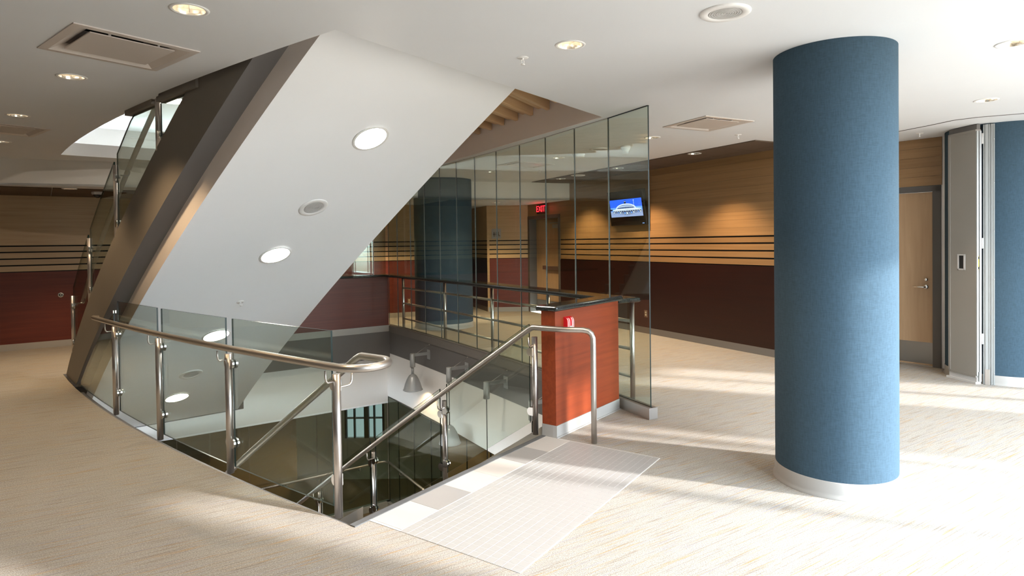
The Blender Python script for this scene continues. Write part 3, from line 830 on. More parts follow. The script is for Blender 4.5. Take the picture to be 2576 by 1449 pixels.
ul = thing('upper_ceiling_light', 'unseen round light added above the rising flight to brighten fascia and slats', 'light', (uq.x, uq.y, UZ))
MB().lathe([(0.13, 0.0), (0.145, 0.004), (0.15, 0.0)], (uq.x, uq.y, UZ), (0, 0, -1), 28).build('trim_ring', M['white'], ul)
MB().lathe([(0.0, 0.003), (0.13, 0.003)], (uq.x, uq.y, UZ), (0, 0, -1), 28).build('lens', M['disc'], ul)
al2 = bpy.data.lights.new('upper_fill', 'AREA'); al2.shape = 'DISK'; al2.size = 0.25; al2.energy = 40; al2.color = (1, 0.9, 0.78)
ao2 = bpy.data.objects.new('upper_fill', al2); COL.objects.link(ao2); ao2.location = (uq.x, uq.y, UZ-0.02)
# beige fascia and wooden slats beside the stair
fa, fb = Vector(c_hole[-1]), Vector(far_c)
fpts = [Vector(c_hole[-1]), Vector((0.05, 7.36)), Vector((-0.745, 8.805)), Vector(far_c)]
m = MB()
for a, b in zip(fpts, fpts[1:]):
    n = Vector((b.y-a.y, -(b.x-a.x))).normalized()
    m.prism([tuple(a), tuple(b), tuple(b+n*0.1), tuple(a+n*0.1)], C+0.155, UZ)
    m.prism([tuple(a), tuple(b), tuple(b-n*0.012), tuple(a-n*0.012)], C+0.001, UZ)
fas = struct(m.build('wall_fascia', M['fascia']))
sd = Vector((-0.44, -0.898)).normalized()
m = MB()
sl0 = fpts[0]
cum = [0.0]
for a, b in zip(fpts, fpts[1:]): cum.append(cum[-1]+(b-a).length)
def fpt(s):
    for i in range(len(fpts)-1):
        if s <= cum[i+1]: return fpts[i].lerp(fpts[i+1], (s-cum[i])/(cum[i+1]-cum[i]))
    return Vector(fpts[-1])
sls = struct(MB().prism([tuple(fpt(0.15)), tuple(fpt(5.2)), tuple(fpt(5.2)+sd*2.2), tuple(fpt(0.15)+sd*2.2)], 3.13, 3.15).build('ceiling', M['maple_slat']))
s = 0.22; kk = 0
while s < 4.9:
    w_ = 0.06
    p = fpt(s); q = fpt(s+w_)
    L1 = 0.0
    # run towards the landing until the stair or the near edge
    while L1 < 2.4:
        e = p+sd*(L1+0.05)
        rel = e-CEN; th = math.atan2(rel.x, rel.y); tt = ((th-TH0+PI) % (2*PI)-PI)*RR; qq = RR-rel.length
        if tt < 0.0 or qq < 2.05: break
        L1 += 0.05
    if L1 > 0.15:
        zb = 2.955 + (0.0, 0.045)[kk % 2]
        a0 = p+sd*0.02; b0 = q+sd*0.02
        bevel(MB().prism([tuple(a0), tuple(b0), tuple(b0+sd*L1), tuple(a0+sd*L1)], zb, 3.13).build('slat', M['maple_slat'], sls), 0.003, 1)
    s += 0.165; kk += 1

# ------------------------------------------------------------------ upper staircase
ZS = lambda t: 3.01-0.61*t                  # soffit
ZB = lambda t: 3.28-0.61*t                  # lower edge of stringer
ZT = lambda t: 3.79-0.61*t                  # top edge of stringer
T0, T1, NS = -0.2, 6.30, 40
st = thing('staircase', 'staircase flight rising to the upper floor, white underside and grey stringer', 'staircase', (*P(0, 6.2), 0))
def ruled(mb, f, ts, mi=0, smooth=True):
    """f(t) -> list of points across; stitched along t"""
    rows = [f(t) for t in ts]; n = len(rows[0]); V = [p for r in rows for p in r]; F = []
    for i in range(len(ts)-1):
        for k in range(n-1):
            F.append((i*n+k, i*n+k+1, (i+1)*n+k+1, (i+1)*n+k))
    return mb.add(V, F, mi, smooth)
QL, QR = 0.115, 2.02
ts = frange(T0, T1, NS)
m = MB()
ruled(m, lambda t: [P3(QL, t, ZS(t)), P3(0.7, t, ZS(t)), P3(1.4, t, ZS(t)), P3(QR, t, ZS(t))], ts)
m.build('soffit', M['soffit'], st)
ts = frange(0.3, T1, NS)
m = MB()
ruled(m, lambda t: [P3(QL, t, ZS(t)), P3(QL, t, ZB(t)-0.05)], ts)
ruled(m, lambda t: [P3(QR, t, ZS(t)), P3(QR, t, min(ZS(t)+0.62, UZ-0.01))], ts)
m.build('soffit_side', M['fascia'], st)
# stringer: outer web, chamfered lower flange, top edge, inner face; foot cut to the floor
def strz(t): return max(ZB(t), 0.004), max(ZT(t), 0.012)
ts2 = frange(0.32, 6.18, 46)
m = MB()
ruled(m, lambda t: [P3(0.0, t, strz(t)[1]), P3(0.0, t, strz(t)[0])], ts2)
ruled(m, lambda t: [P3(0.075, t, strz(t)[1]), P3(0.0, t, strz(t)[1])], ts2)
m.build('stringer', M['stringer'], st)
m = MB()
ruled(m, lambda t: [P3(0.0, t, strz(t)[0]), P3(0.06, t, max(ZB(t)-0.035, 0.002)), P3(QL, t, max(ZB(t)-0.075, 0.0))], ts2)
m.build('stringer_flange', M['stringer_dim'], st)
RUN = 0.2787; RISE = 0.17
nk = int((6.15-0.6)/RUN)
for k in range(nk):
    t_ = 6.15-k*RUN; z = (k+1)*RISE-0.03
    mb = MB(); mb.prism([tuple(P(0.08, t_+0.02)), tuple(P(QR-0.02, t_+0.02)), tuple(P(QR-0.02, t_-RUN)), tuple(P(0.08, t_-RUN))], z-0.03, z)
    mb.prism([tuple(P(0.08, t_)), tuple(P(QR-0.02, t_)), tuple(P(QR-0.02, t_-0.02)), tuple(P(0.08, t_-0.02))], z-RISE, z-0.03)
    mb.build('step', M['dgrey'], st)

# lights and fittings in the sloping soffit
sn = Vector((0, 0, 0))
def soffit_frame(q, t):
    c = P3(q, t, ZS(t)); s_ = (UT(t)*1.0 + Vector((0, 0, -0.61))).normalized(); n = UQ(t).cross(s_)
    if n.z > 0: n = -n
    return c, n.normalized()
SL_LAB = ['round white light in stair soffit, topmost and nearest', 'round white light in stair soffit, second from top', 'round white light in stair soffit, seen behind the guard glass top edge', 'round white light in stair soffit, lowest, seen through guard glass']
for (t_, lb) in zip((1.033, 2.543, 3.99, 5.508), SL_LAB):
    c, n = soffit_frame(1.06, t_)
    th = thing('soffit_light', lb, 'light', tuple(c), 'round lights along the stair soffit')
    MB().lathe([(0.128, 0.0), (0.146, 0.0), (0.150, 0.004), (0.146, 0.008), (0.128, 0.006)], c, n, 32).build('trim_ring', M['white'], th)
    MB().lathe([(0.0, 0.004), (0.129, 0.004)], c, n, 32).build('lens', M['disc'], th)
def speaker(c, n, R, lb):
    th = thing('ceiling_speaker', lb, 'speaker', tuple(c))
    MB().lathe([(R*0.66, 0.006), (R*0.70, 0.010), (R*0.94, 0.010), (R, 0.004), (R, 0.0)], c, n, 32).build('rim', M['white'], th)
    m = MB()
    for i in range(7):
        r0 = R*0.66*i/7; r1 = R*0.66*(i+0.72)/7
        m.lathe([(r0, 0.004), (r0, 0.007), (r1, 0.007), (r1, 0.004)], c, n, 28, smooth=False)
    m.build('grille', M['grill'], th)
    MB().lathe([(0.0, 0.0035), (R*0.67, 0.0035)], c, n, 28).build('backing', M['ltgrey'], th)
for t_, lb in ((1.86, 'round white speaker in the stair soffit between two lights'), (4.878, 'round speaker in the stair soffit seen through guard glass')):
    c, n = soffit_frame(1.06, t_); speaker(c, n, 0.128, lb)
def sprinkler(c, n, lb):
    th = thing('sprinkler_head', lb, 'sprinkler', tuple(c))
    c = Vector(c); n = Vector(n)
    MB().lathe([(0.0, 0.004), (0.036, 0.003), (0.038, 0.0)], c, n, 20).build('escutcheon', M['white'], th)
    u = n.orthogonal().normalized()
    m = MB(); m.tube([c, c+n*0.016], 0.008, 8)
    m.tube([c+n*0.012, c+n*0.02+u*0.012, c+n*0.035+u*0.010, c+n*0.042], 0.0025, 6)
    m.tube([c+n*0.012, c+n*0.02-u*0.012, c+n*0.035-u*0.010, c+n*0.042], 0.0025, 6)
    m.build('frame', M['white'], th)
    MB().lathe([(0.0, 0.042), (0.014, 0.042), (0.014, 0.045), (0.0, 0.045)], c, n, 14).build('deflector', M['white'], th)
c, n = soffit_frame(1.06, 3.33); sprinkler(c, n, 'small white sprinkler head low on the stair soffit')
DN = Vector((0, 0, -1))
sprinkler((0.084, 3.997, C), DN, 'white sprinkler head in the ceiling above the soffit corner')
sprinkler((2.549, 7.038, C), DN, 'white sprinkler head in ceiling left of the blue column')
sprinkler((0.471, 10.245, C), DN, 'white sprinkler head behind the glass wall below the diffuser')
sprinkler((4.62, 7.10, C), DN, 'white sprinkler head above the wooden door at right')
speaker(Vector((1.114, 3.25, C)), DN, 0.128, 'large round white ceiling speaker left of the foreground column top')
speaker(Vector((1.129, 7.991, C)), DN, 0.128, 'round ceiling speaker seen flat through glass beside smoke detector')
speaker(Vector((1.172, 10.99, C-0.012)), DN, 0.128, 'round ceiling speaker in brown ceiling strip farther behind glass')
# smoke detectors
th = thing('smoke_detector', 'white cone shaped smoke detector hanging from ceiling behind glass', 'smoke detector', (1.425, 7.785, C))
MB().lathe([(0.062, 0.0), (0.062, 0.022), (0.055, 0.026)], (1.425, 7.785, C), DN, 28).build('base', M['white'], th)
MB().lathe([(0.054, 0.024), (0.050, 0.04), (0.034, 0.066), (0.030, 0.07)], (1.425, 7.785, C), DN, 28).build('housing', M['white'], th)
m = MB()
for k in range(8):
    a = 2*PI*k/8
    m.box(1.425+0.026*math.cos(a)-0.004, 7.785+0.026*math.sin(a)-0.004, C-0.088, 1.425+0.026*math.cos(a)+0.004, 7.785+0.026*math.sin(a)+0.004, C-0.068)
m.lathe([(0.0, 0.092), (0.028, 0.090), (0.030, 0.086), (0.024, 0.086)], (1.425, 7.785, C), DN, 20)
m.build('sensor_cage', M['white'], th)
th = thing('smoke_detector', 'flat round white smoke detector on ceiling behind glass wall', 'smoke detector', (0.914, 8.439, C))
MB().lathe([(0.085, 0.0), (0.085, 0.006), (0.070, 0.008)], (0.914, 8.439, C), DN, 28).build('base', M['white'], th)
MB().lathe([(0.076, 0.008), (0.076, 0.034), (0.066, 0.044), (0.0, 0.046)], (0.914, 8.439, C), DN, 28).build('housing', M['white'], th)
# dome camera
cx_, cy2 = -6.03, 9.15
th = thing('dome_camera', 'black dome security camera under the low ceiling at left', 'camera', (cx_, cy2, LZ-0.012))
MB().lathe([(0.075, 0.0), (0.075, 0.03), (0.068, 0.04), (0.055, 0.042)], (cx_, cy2, LZ-0.012), DN, 26).build('housing', M['ltgrey'], th)
MB().lathe([(0.054, 0.042), (0.050, 0.060), (0.036, 0.078), (0.016, 0.088), (0.0, 0.09)], (cx_, cy2, LZ-0.012), DN, 26).build('dome', M['tvblack'], th)

# ------------------------------------------------------------------ downlights
def downlight(x, y, z, lb, group, energy, spot=True):
    th = thing('downlight', lb, 'light', (x, y, z), group)
    c = Vector((x, y, z))
    MB().lathe([(0.0735, 0.002), (0.080, 0.005), (0.090, 0.004), (0.092, 0.0), (0.078, -0.004)], c, DN, 28).build('trim_ring', M['white'], th)
    MB().lathe([(0.076, 0.002), (0.072, -0.02), (0.060, -0.06), (0.046, -0.095)], c, DN, 28).build('reflector', M['refl'], th)
    MB().lathe([(0.0, -0.092), (0.047, -0.092)], c, DN, 20).build('lamp', M['bulb'], th)
    m = MB(); a = rad(25)
    for aa in (a, a+PI/2):
        u = Vector((math.cos(aa), math.sin(aa), 0)); w = Vector((-u.y, u.x, 0))*0.0008
        m.frame(c-u*0.07-w+Vector((0, 0, 0.004)), u*0.14, w*2, (0, 0, 0.03))
    m.build('baffle', M['refl'], th)
    if spot:
        L = bpy.data.lights.new('downlight_beam', 'SPOT'); L.energy = energy; L.color = WARM
        L.spot_size = rad(104); L.spot_blend = 0.55; L.shadow_soft_size = 0.05
        lo = bpy.data.objects.new('downlight_beam', L); COL.objects.link(lo); lo.location = (x, y, z-0.012)
    return th
for d in DL: downlight(d[0], d[1], C, d[2], 'recessed downlights in the main ceiling', SPOT_W)
for d in DLT+DLT2: downlight(d[0], d[1], C-0.012, d[2], 'recessed downlights in the main ceiling', SPOT_W*2.3)
for i, d in enumerate(DLOW): downlight(d[0], d[1], LZ-(0.012 if i == 0 else 0), d[2], 'recessed downlights in the low ceiling', SPOT_W*1.9)

# ------------------------------------------------------------------ air diffusers
for (c0, u, v, lb) in DIFF:
    c0, u, v = Vector((*c0, 0)), Vector((*u, 0)), Vector((*v, 0))
    mid = c0+(u+v)*0.5
    th = thing('air_diffuser', lb, 'air diffuser', (mid.x, mid.y, C), 'square ceiling air diffusers')
    def ringf(mb, k0, z0, k1, z1, mi=0):
        P4 = lambda k, z: [c0+u*k+v*k+Vector((0, 0, z)), c0+u*(1-k)+v*k+Vector((0, 0, z)), c0+u*(1-k)+v*(1-k)+Vector((0, 0, z)), c0+u*k+v*(1-k)+Vector((0, 0, z))]
        A, B = P4(k0, z0), P4(k1, z1)
        mb.add(A+B, [(i, (i+1) % 4, 4+(i+1) % 4, 4+i) for i in range(4)], mi)
    m = MB()
    ringf(m, -0.01, C, -0.01, C-0.006); ringf(m, -0.01, C-0.006, 0.055, C-0.008); ringf(m, 0.055, C-0.008, 0.07, C-0.003)
    ringf(m, 0.07, C-0.003, 0.16, C+0.03); ringf(m, 0.16, C+0.03, 0.20, C+0.12)
    m.build('frame', M['diff'], th)
    m = MB(); k = 0.155
    m.frame(c0+u*k+v*k+Vector((0, 0, C-0.004)), u*(1-2*k), v*(1-2*k), (0, 0, 0.006)); m.build('drop_panel', M['diff'], th)
    m = MB(); m.frame(c0+u*0.1+v*0.1+Vector((0, 0, C+0.125)), u*0.8, v*0.8, (0, 0, 0.01)); m.build('plenum', M['dark'], th)
    for a_, b_ in ((0.3, 0.165), (0.7, 0.165), (0.3, 0.82), (0.7, 0.82)):
        m = MB(); m.frame(c0+u*a_+v*b_+Vector((0, 0, C)), u*0.02, v*0.015, (0, 0, 0.12))
        m.build('hanger', M['ltgrey'], th)

# ------------------------------------------------------------------ rails and guards
def bracket(base, out, up=0.075, r=0.006):
    """bent rod from a post to the underside of a rail; out = horizontal vector to below the rail"""
    base, out = Vector(base), Vector(out)
    k = out*0.82; z = Vector((0, 0, 1))
    return MB().tube([base, base+k, base+out*0.95+z*0.012, base+out+z*0.03, base+out+z*up], r, 8)
def clamp(p, t, sgn, parent, name='glass_clamp', r=0.033):
    """D-shaped glass clamp beside a post; p at post axis, t tangent pointing to the pane"""
    p, t = Vector(p), Vector(t)
    n = Vector((t.y, -t.x, 0))
    m = MB()
    for s in (-1, 1):
        poly = []
        for k in range(9):
            a = -PI/2+PI*k/8
            poly.append((0.030+r*math.cos(a)*0.9, r*math.sin(a)))
        poly = [(0.004, -r)]+poly+[(0.004, r)]
        o0, o1 = (0.007, 0.020) if s > 0 else (-0.020, -0.007)
        V = [p+t*x+Vector((0, 0, z))+n*o0 for x, z in poly]+[p+t*x+Vector((0, 0, z))+n*o1 for x, z in poly]
        k_ = len(poly)
        m.add(V, [list(range(k_-1, -1, -1)), list(range(k_, 2*k_))]+[(i, (i+1) % k_, k_+(i+1) % k_, k_+i) for i in range(k_)])
    return m.build(name, M['chrome'], parent)
PR = 0.0235
GQ = 0.012                                   # left guard posts
gd = thing('glass_guard', 'glass and steel guard along the left side of the stair opening', 'guard rail', (*P(GQ, 0.1), 0))
PT = [0.105, 1.291, 2.478, 3.622]
for i, t_ in enumerate(PT):
    top = 0.815
    post = MB().tube([P3(GQ, t_, -0.005), P3(GQ, t_, top)], PR, 20).build('post', M['steel_v'], gd)
    if i > 0:
        clamp(P3(0.03, t_, 0.745), -UT(t_), 1, post); clamp(P3(0.03, t_, 0.20), -UT(t_), 1, post)
    if i < 3 or True:
        clamp(P3(0.03, t_, 0.745), UT(t_), 1, post); clamp(P3(0.03, t_, 0.20), UT(t_), 1, post)
    bracket(P3(GQ, t_, 0.775), -UQ(t_)*0.075, 0.07).build('bracket', M['steel'], post)
bracket(P3(GQ, 0.105, 0.735), UQ(0.105)*0.11, 0.075).build('bracket', M['steel'], gd)
def arc_glass(name, q, t0, t1, z0f, z1f, parent, mat, n=4, th=0.012):
    ts = frange(t0, t1, n); m = MB(); h = th/2
    for s, fl in ((-h, False), (h, True)):
        V = []; F = []
        for t in ts: V += [P3(q+s, t, z0f(t)), P3(q+s, t, z1f(t))]
        for i in range(n):
            f = (2*i, 2*i+2, 2*i+3, 2*i+1); F.append(f if fl else tuple(reversed(f)))
        m.add(V, F, 0, True)
    for zf in (z0f, z1f):
        V = []; F = []
        for t in ts: V += [P3(q-h, t, zf(t)), P3(q+h, t, zf(t))]
        for i in range(n): F.append((2*i, 2*i+1, 2*i+3, 2*i+2))
        m.add(V, F, 1)
    for t in (t0, t1):
        m.add([P3(q-h, t, z0f(t)), P3(q+h, t, z0f(t)), P3(q+h, t, z1f(t)), P3(q-h, t, z1f(t))], [(0, 1, 2, 3)], 1)
    return m.build(name, [mat, M['gedge']], parent)
for a, b in zip(PT, PT[1:]):
    arc_glass('glass_panel', 0.03, a+0.06, b-0.032 if b < 3 else b-0.06, lambda t: 0.04, lambda t: 1.055, gd, M['gglass'])
arc_glass('glass_panel', GQ+0.005, PT[3]+0.02, 5.15, lambda t: 0.03, lambda t: min(0.94, max(0.05, ZB(t)-0.06)), gd, M['gglass'])
MB().prism([tuple(P(GQ-0.008, PT[3]-0.004)), tuple(P(GQ+0.018, PT[3]-0.004)), tuple(P(GQ+0.018, PT[3]+0.03)), tuple(P(GQ-0.008, PT[3]+0.03))], 0.94, 0.965).build('end_clip', M['chrome'], gd)
# handrail: along the guard, U-turn at the landing, then down the flight
RQ = -0.062; RZ0 = 0.875; RRD = 0.0222
pts = [P3(RQ+0.12, 4.07, RZ0-0.02), P3(RQ+0.08, 4.11, RZ0-0.015), P3(RQ+0.035, 4.12, RZ0-0.01), P3(RQ+0.008, 4.07, RZ0-0.004), P3(RQ, 3.97, RZ0), P3(RQ, 3.85, RZ0)] + [P3(RQ, t, RZ0) for t in frange(3.6, 0.12, 14)]
cq, ct, cr_ = (RQ+0.245)/2, -0.02, (0.245-RQ)/2
for k in range(0, 13):
    a = PI*k/12
    pts.append(P3(cq-cr_*math.cos(a), ct-cr_*math.sin(a)*0.95, RZ0))
pts.append(P3(0.245, 0.05, RZ0))
pts += [P3(0.245, 0.165, RZ0), P3(0.243, 0.185, RZ0-0.008)]
LHR = lambda t: 0.862-0.655*(t-0.195)
pts += [P3(0.24, t, LHR(t)) for t in frange(0.21, 5.0, 22)]
MB().tube(pts, RRD, 18).build('handrail', M['steel'], gd)
# ------- right hand railing of the descending flight
RQ2 = 1.90
rg = thing('stair_railing', 'steel stair railing with glass on the right side of the descending flight', 'railing', (*P(RQ2, 0), 0))
ZR = lambda t: -0.61*t
RPT = [0.02, 1.10, 2.20, 3.30]
for i, t_ in enumerate(RPT):
    zb = ZR(t_)-0.05 if i else 0.0
    post = MB().tube([P3(RQ2, t_, zb), P3(RQ2, t_, ZR(t_)+0.80)], PR, 20).build('post', M['steel_v'], rg)
    tn = UT(t_)
    for hz in (0.70, 0.22):
        clamp(P3(RQ2-0.012, t_, ZR(t_)+hz-0.02), tn, 1, post)
        if i: clamp(P3(RQ2-0.012, t_, ZR(t_)+hz+0.02), -tn, 1, post)
    bracket(P3(RQ2, t_, ZR(t_)+0.735), -UQ(t_)*0.085, 0.07).build('bracket', M['steel'], post)
for a, b in zip(RPT, RPT[1:]):
    arc_glass('glass_panel', RQ2-0.012, a+0.045, b-0.045, lambda t: ZR(t)+0.13, lambda t: ZR(t)+0.93, rg, M['gglass'])
RHQ = 1.815
HRR = lambda t: 0.885-0.622*(t+0.02)
pts = [P3(RHQ+0.02, t, HRR(t)) for t in frange(4.6, 0.02, 20)]
pts += [P3(RHQ+0.02, -0.015, 0.874), P3(RHQ+0.024, -0.04, 0.873), P3(RHQ+0.03, -0.12, 0.872), P3(RHQ+0.04, -0.24, 0.871), P3(RHQ+0.055, -0.32, 0.87), P3(RHQ+0.085, -0.39, 0.87), P3(RHQ+0.11, -0.44, 0.869)]
NQ, NT = 1.957, -0.518
pts += [P3(NQ-0.018, -0.482, 0.862), P3(NQ-0.006, -0.505, 0.842), P3(NQ, -0.516, 0.81), P3(NQ, NT, 0.76), P3(NQ, NT, 0.35), P3(NQ, NT, -0.004)]
MB().tube(pts, RRD, 18).build('handrail', M['steel'], rg)
# ------- guard of the rising flight
ug = thing('upper_stair_guard', 'glass and steel guard of the rising flight, left background', 'guard rail', (*P(0.0, 5.6), 0))
UPT = [2.39, 3.485, 4.55, 5.62]
for i, t_ in enumerate(UPT):
    zt = min(ZT(t_)+0.635, C+0.12)
    z_b = max(ZT(t_)-0.02, 0)
    post = MB().tube([P3(0.02, t_, z_b), P3(0.02, t_, zt)], PR, 16).build('post', M['steel_v'], ug)
    for hz in (0.52, 0.10):
        if ZT(t_)+hz < C:
            clamp(P3(0.02, t_, ZT(t_)+hz), -UT(t_), 1, post)
    if i > 0:
        bracket(P3(0.02, t_, ZT(t_)+0.545), UQ(t_)*0.11, 0.075, 0.007).build('bracket', M['chrome'], post)
CH = C-0.042
for a, b in zip([1.5]+UPT, UPT):
    arc_glass('glass_panel', 0.022, a+0.05, b-0.05, lambda t: ZT(t)+0.02, lambda t: ZT(t)+0.70 if a > 2.5 else min(ZT(t)+0.70, CH), ug, M['gglass'], n=10)
pts = [P3(0.13, t, ZT(t)+0.625) for t in frange(0.9, 5.75, 20)]
MB().tube(pts, RRD, 14).build('handrail', M['steel'], ug)
for a, b in ((1.62, 2.32), (2.42, 3.05)):
    m = MB()
    ruled(m, lambda t: [P3(-0.02, t, C+0.1), P3(-0.02, t, CH), P3(0.05, t, CH), P3(0.05, t, C+0.1)], frange(a, b, 6), 0, False)
    m.add([P3(-0.02, a, C+0.1), P3(-0.02, a, CH), P3(0.05, a, CH), P3(0.05, a, C+0.1)], [(0, 1, 2, 3)])
    m.build('head_channel', M['stringer'], ug)

# ------------------------------------------------------------------ descending flight (mostly hidden)
ls = thing('staircase', 'descending flight of stairs below the landing tiles, mostly hidden', 'staircase', (*P(1, 2.6), LF))
for k in range(18):
    t_ = k*0.2915; z = -(k+1)*0.1778
    mb = MB(); mb.prism([tuple(P(0.15, t_-0.02)), tuple(P(1.95, t_-0.02)), tuple(P(1.95, t_+0.30)), tuple(P(0.15, t_+0.30))], z-0.03, z)
    mb.prism([tuple(P(0.15, t_-0.02)), tuple(P(1.95, t_-0.02)), tuple(P(1.95, t_)), tuple(P(0.15, t_))], z, z+0.148)
    mb.build('step', M['dgrey'], ls)
m = MB(); tsl = frange(0.0, 5.2, 20)
ruled(m, lambda t: [P3(0.13, t, -0.61*t-0.36), P3(1.97, t, -0.61*t-0.36)], tsl)
for q in (0.10, 1.97):
    ruled(m, lambda t: [P3(q, t, -0.61*t+0.05), P3(q, t, -0.61*t-0.36)], tsl)
m.build('stringer', M['cream'], ls)

# ------------------------------------------------------------------ glass wall with sill
gw = thing('glass_wall', 'floor to ceiling frameless glass wall of narrow panes beside the stairwell', 'glass wall', (GW[0][0], GW[0][1], 0))
for i, (a, b) in enumerate(zip(GW, GW[1:])):
    a, b = Vector(a), Vector(b); d = (b-a).normalized()
    z1 = C-0.004
    glass_panel('glass_pane', a+d*(0.0 if i == 0 else 0.004), b-d*0.004, 0.085, z1, gw, M['glass'], 0.012)
    if i > 0:
        n = Vector((d.y, -d.x))
        MB().prism([tuple(a-d*0.0036-n*0.0063), tuple(a+d*0.0036-n*0.0063), tuple(a+d*0.0036+n*0.0063), tuple(a-d*0.0036+n*0.0063)], 0.085, z1).build('joint', M['joint'], gw)
m = MB()
for a, b in zip(GW, GW[1:]):
    a, b = Vector(a), Vector(b); d = (b-a).normalized(); n = Vector((d.y, -d.x))
    if a == Vector(GW[0]): a = a-d*0.035
    for o0, o1 in ((-0.042, -0.009), (0.009, 0.042)):
        m.prism([tuple(a+n*o0), tuple(b+n*o0), tuple(b+n*o1), tuple(a+n*o1)], 0.0, 0.098)
    m.prism([tuple(a-n*0.009), tuple(b-n*0.009), tuple(b+n*0.009), tuple(a+n*0.009)], 0.0, 0.084)
a, b = Vector(GW[0]), Vector(GW[1]); d = (b-a).normalized(); n = Vector((d.y, -d.x))
m.build('sill_channel', M['base_dark'], gw)
m = MB(); a2 = a-d*0.036
m.prism([tuple(a2-n*0.044), tuple(a2+n*0.044), tuple(a2+n*0.044+d*0.36), tuple(a2+n*0.0435+d*0.36), tuple(a2+n*0.0435), tuple(a2-n*0.044+d*0.002)], 0.0, 0.098)
m.prism([tuple(a2-n*0.0425), tuple(a2-n*0.0455), tuple(a2-n*0.0455+d*0.45), tuple(a2-n*0.0425+d*0.45)], 0.0, 0.098)
m.prism([tuple(a2-n*0.044), tuple(a2+n*0.044), tuple(a2+n*0.044+d*0.003), tuple(a2-n*0.044+d*0.003)], 0.0, 0.099)
m.build('sill_cladding', M['steel'], gw)
for i, (a, b) in enumerate(zip(GW, GW[1:])):
    a, b = Vector(a), Vector(b); d = (b-a).normalized(); n = Vector((d.y, -d.x))
    MB().prism([tuple(a-n*0.008), tuple(b-n*0.008), tuple(b+n*0.008), tuple(a+n*0.008)], C-0.006, C).build('head_seal', M['gedge'] if i == 0 else M['ltgrey'], gw)
# panes standing on the far half wall
hw = thing('half_wall', 'low red wood half wall with black stone top, far side of stairwell', 'half wall', (K0.x, K0.y, 0))
ha, hb = K0+FHv*0.005, K0+FHv*3.4
m = MB(); m.prism([tuple(ha), tuple(hb), tuple(hb-nf*0.14), tuple(ha-nf*0.14)], 0.10, 0.965); m.build('panel', M['red_far'], hw)
m = MB(); m.prism([tuple(ha+nf*0.004), tuple(hb+nf*0.004), tuple(hb-nf*0.144), tuple(ha-nf*0.144)], 0.0, 0.10); m.build('baseboard', M['base_dark'], hw)
m = MB(); m.prism([tuple(ha+nf*0.03+(-FHv)*0.02), tuple(hb+nf*0.03), tuple(hb-nf*0.17), tuple(ha-nf*0.17+(-FHv)*0.02)], 0.965, 1.005)
bevel(m.build('countertop', M['granite'], hw), 0.015, 3)
for a, b in ((0.02, 0.24), (0.25, 1.25), (1.26, 2.26), (2.27, 3.3)):
    glass_panel('glass_pane', ha+FHv*a-nf*0.07, ha+FHv*b-nf*0.07, 1.005, C-0.01, hw, M['glass'], 0.012)
a = ha+FHv*0.245-nf*0.07
MB().prism([tuple(a-FHv*0.004-nf*0.008), tuple(a+FHv*0.004-nf*0.008), tuple(a+FHv*0.004+nf*0.008), tuple(a-FHv*0.004+nf*0.008)], 1.005, C-0.01).build('joint', M['white'], hw)

# ------------------------------------------------------------------ drink-rail balustrade behind the glass
bl = thing('drink_rail', 'steel post balustrade with black stone counter behind the glass wall', 'railing', (1.18, 6.0, 0))
BP = [(1.147, 6.020), (0.415, 7.30), (-0.275, 8.45), (-1.045, 9.66), (-1.915, 10.98)]
def off_pts(pts, o):
    r = []
    for i, p in enumerate(pts):
        a = Vector(pts[max(i-1, 0)]); b = Vector(pts[min(i+1, len(pts)-1)]); d = (b-a).normalized(); r.append(Vector(p)+Vector((d.y, -d.x))*o)
    return r
for p in BP:
    MB().tube([(p[0], p[1], 0.0), (p[0], p[1], 0.965)], 0.024, 16).build('post', M['steel_v'], bl)
for z in (0.775, 0.507, 0.24):
    for a, b in zip(BP, BP[1:]):
        MB().tube([(a[0], a[1], z), (b[0], b[1], z)], 0.017, 10).build('rail', M['steel'], bl)
d0 = (Vector(BP[0])-Vector(BP[1])).normalized(); ext = [Vector(BP[0])+d0*0.09]+[Vector(p) for p in BP[1:]]+[Vector((-2.2, 11.42))]
L_, R_ = off_pts(ext, 0.04), off_pts(ext, -0.24)
m = MB(); m.prism([tuple(p) for p in L_]+[tuple(p) for p in reversed(R_)], 0.965, 1.008)
bevel(m.build('countertop', M['granite'], bl), 0.018, 3)

# ------------------------------------------------------------------ pony wall with granite top
pa, pb2 = Vector((0.332, 4.913)), Vector((0.968, 5.745)); pd = (pb2-pa).normalized(); pn = Vector((-pd.y, pd.x)); W_ = 0.135
pw = thing('pony_wall', 'short red cherry wood end wall with black granite top at stair landing', 'half wall', (0.6, 5.35, 0))
m = MB(); m.prism([tuple(pa), tuple(pb2), tuple(pb2+pn*W_), tuple(pa+pn*W_)], 0.098, 1.003); bevel(m.build('panel', M['cherry'], pw), 0.002, 1)
m = MB(); e_ = 0.004
m.prism([tuple(pa-pd*e_+pn*0.03-pn*(-0.0)), tuple(pa-pd*e_+pn*W_), tuple(pb2+pn*W_), tuple(pb2-pn*e_), tuple(pa-pn*e_+pd*0.0)], 0.0, 0.098)
m.prism([tuple(pa-pd*0.006-pn*0.012), tuple(pb2-pn*0.012), tuple(pb2), tuple(pa-pd*0.006)], 0.0, 0.010)
m.build('baseboard', M['base'], pw)
m = MB(); ov = 0.035
m.prism([tuple(pa-pd*ov-pn*ov), tuple(pb2+pd*ov-pn*ov), tuple(pb2+pd*ov+pn*(W_+ov)), tuple(pa-pd*ov+pn*(W_+ov))], 1.003, 1.045)
bevel(m.build('countertop', M['granite'], pw), 0.016, 4)
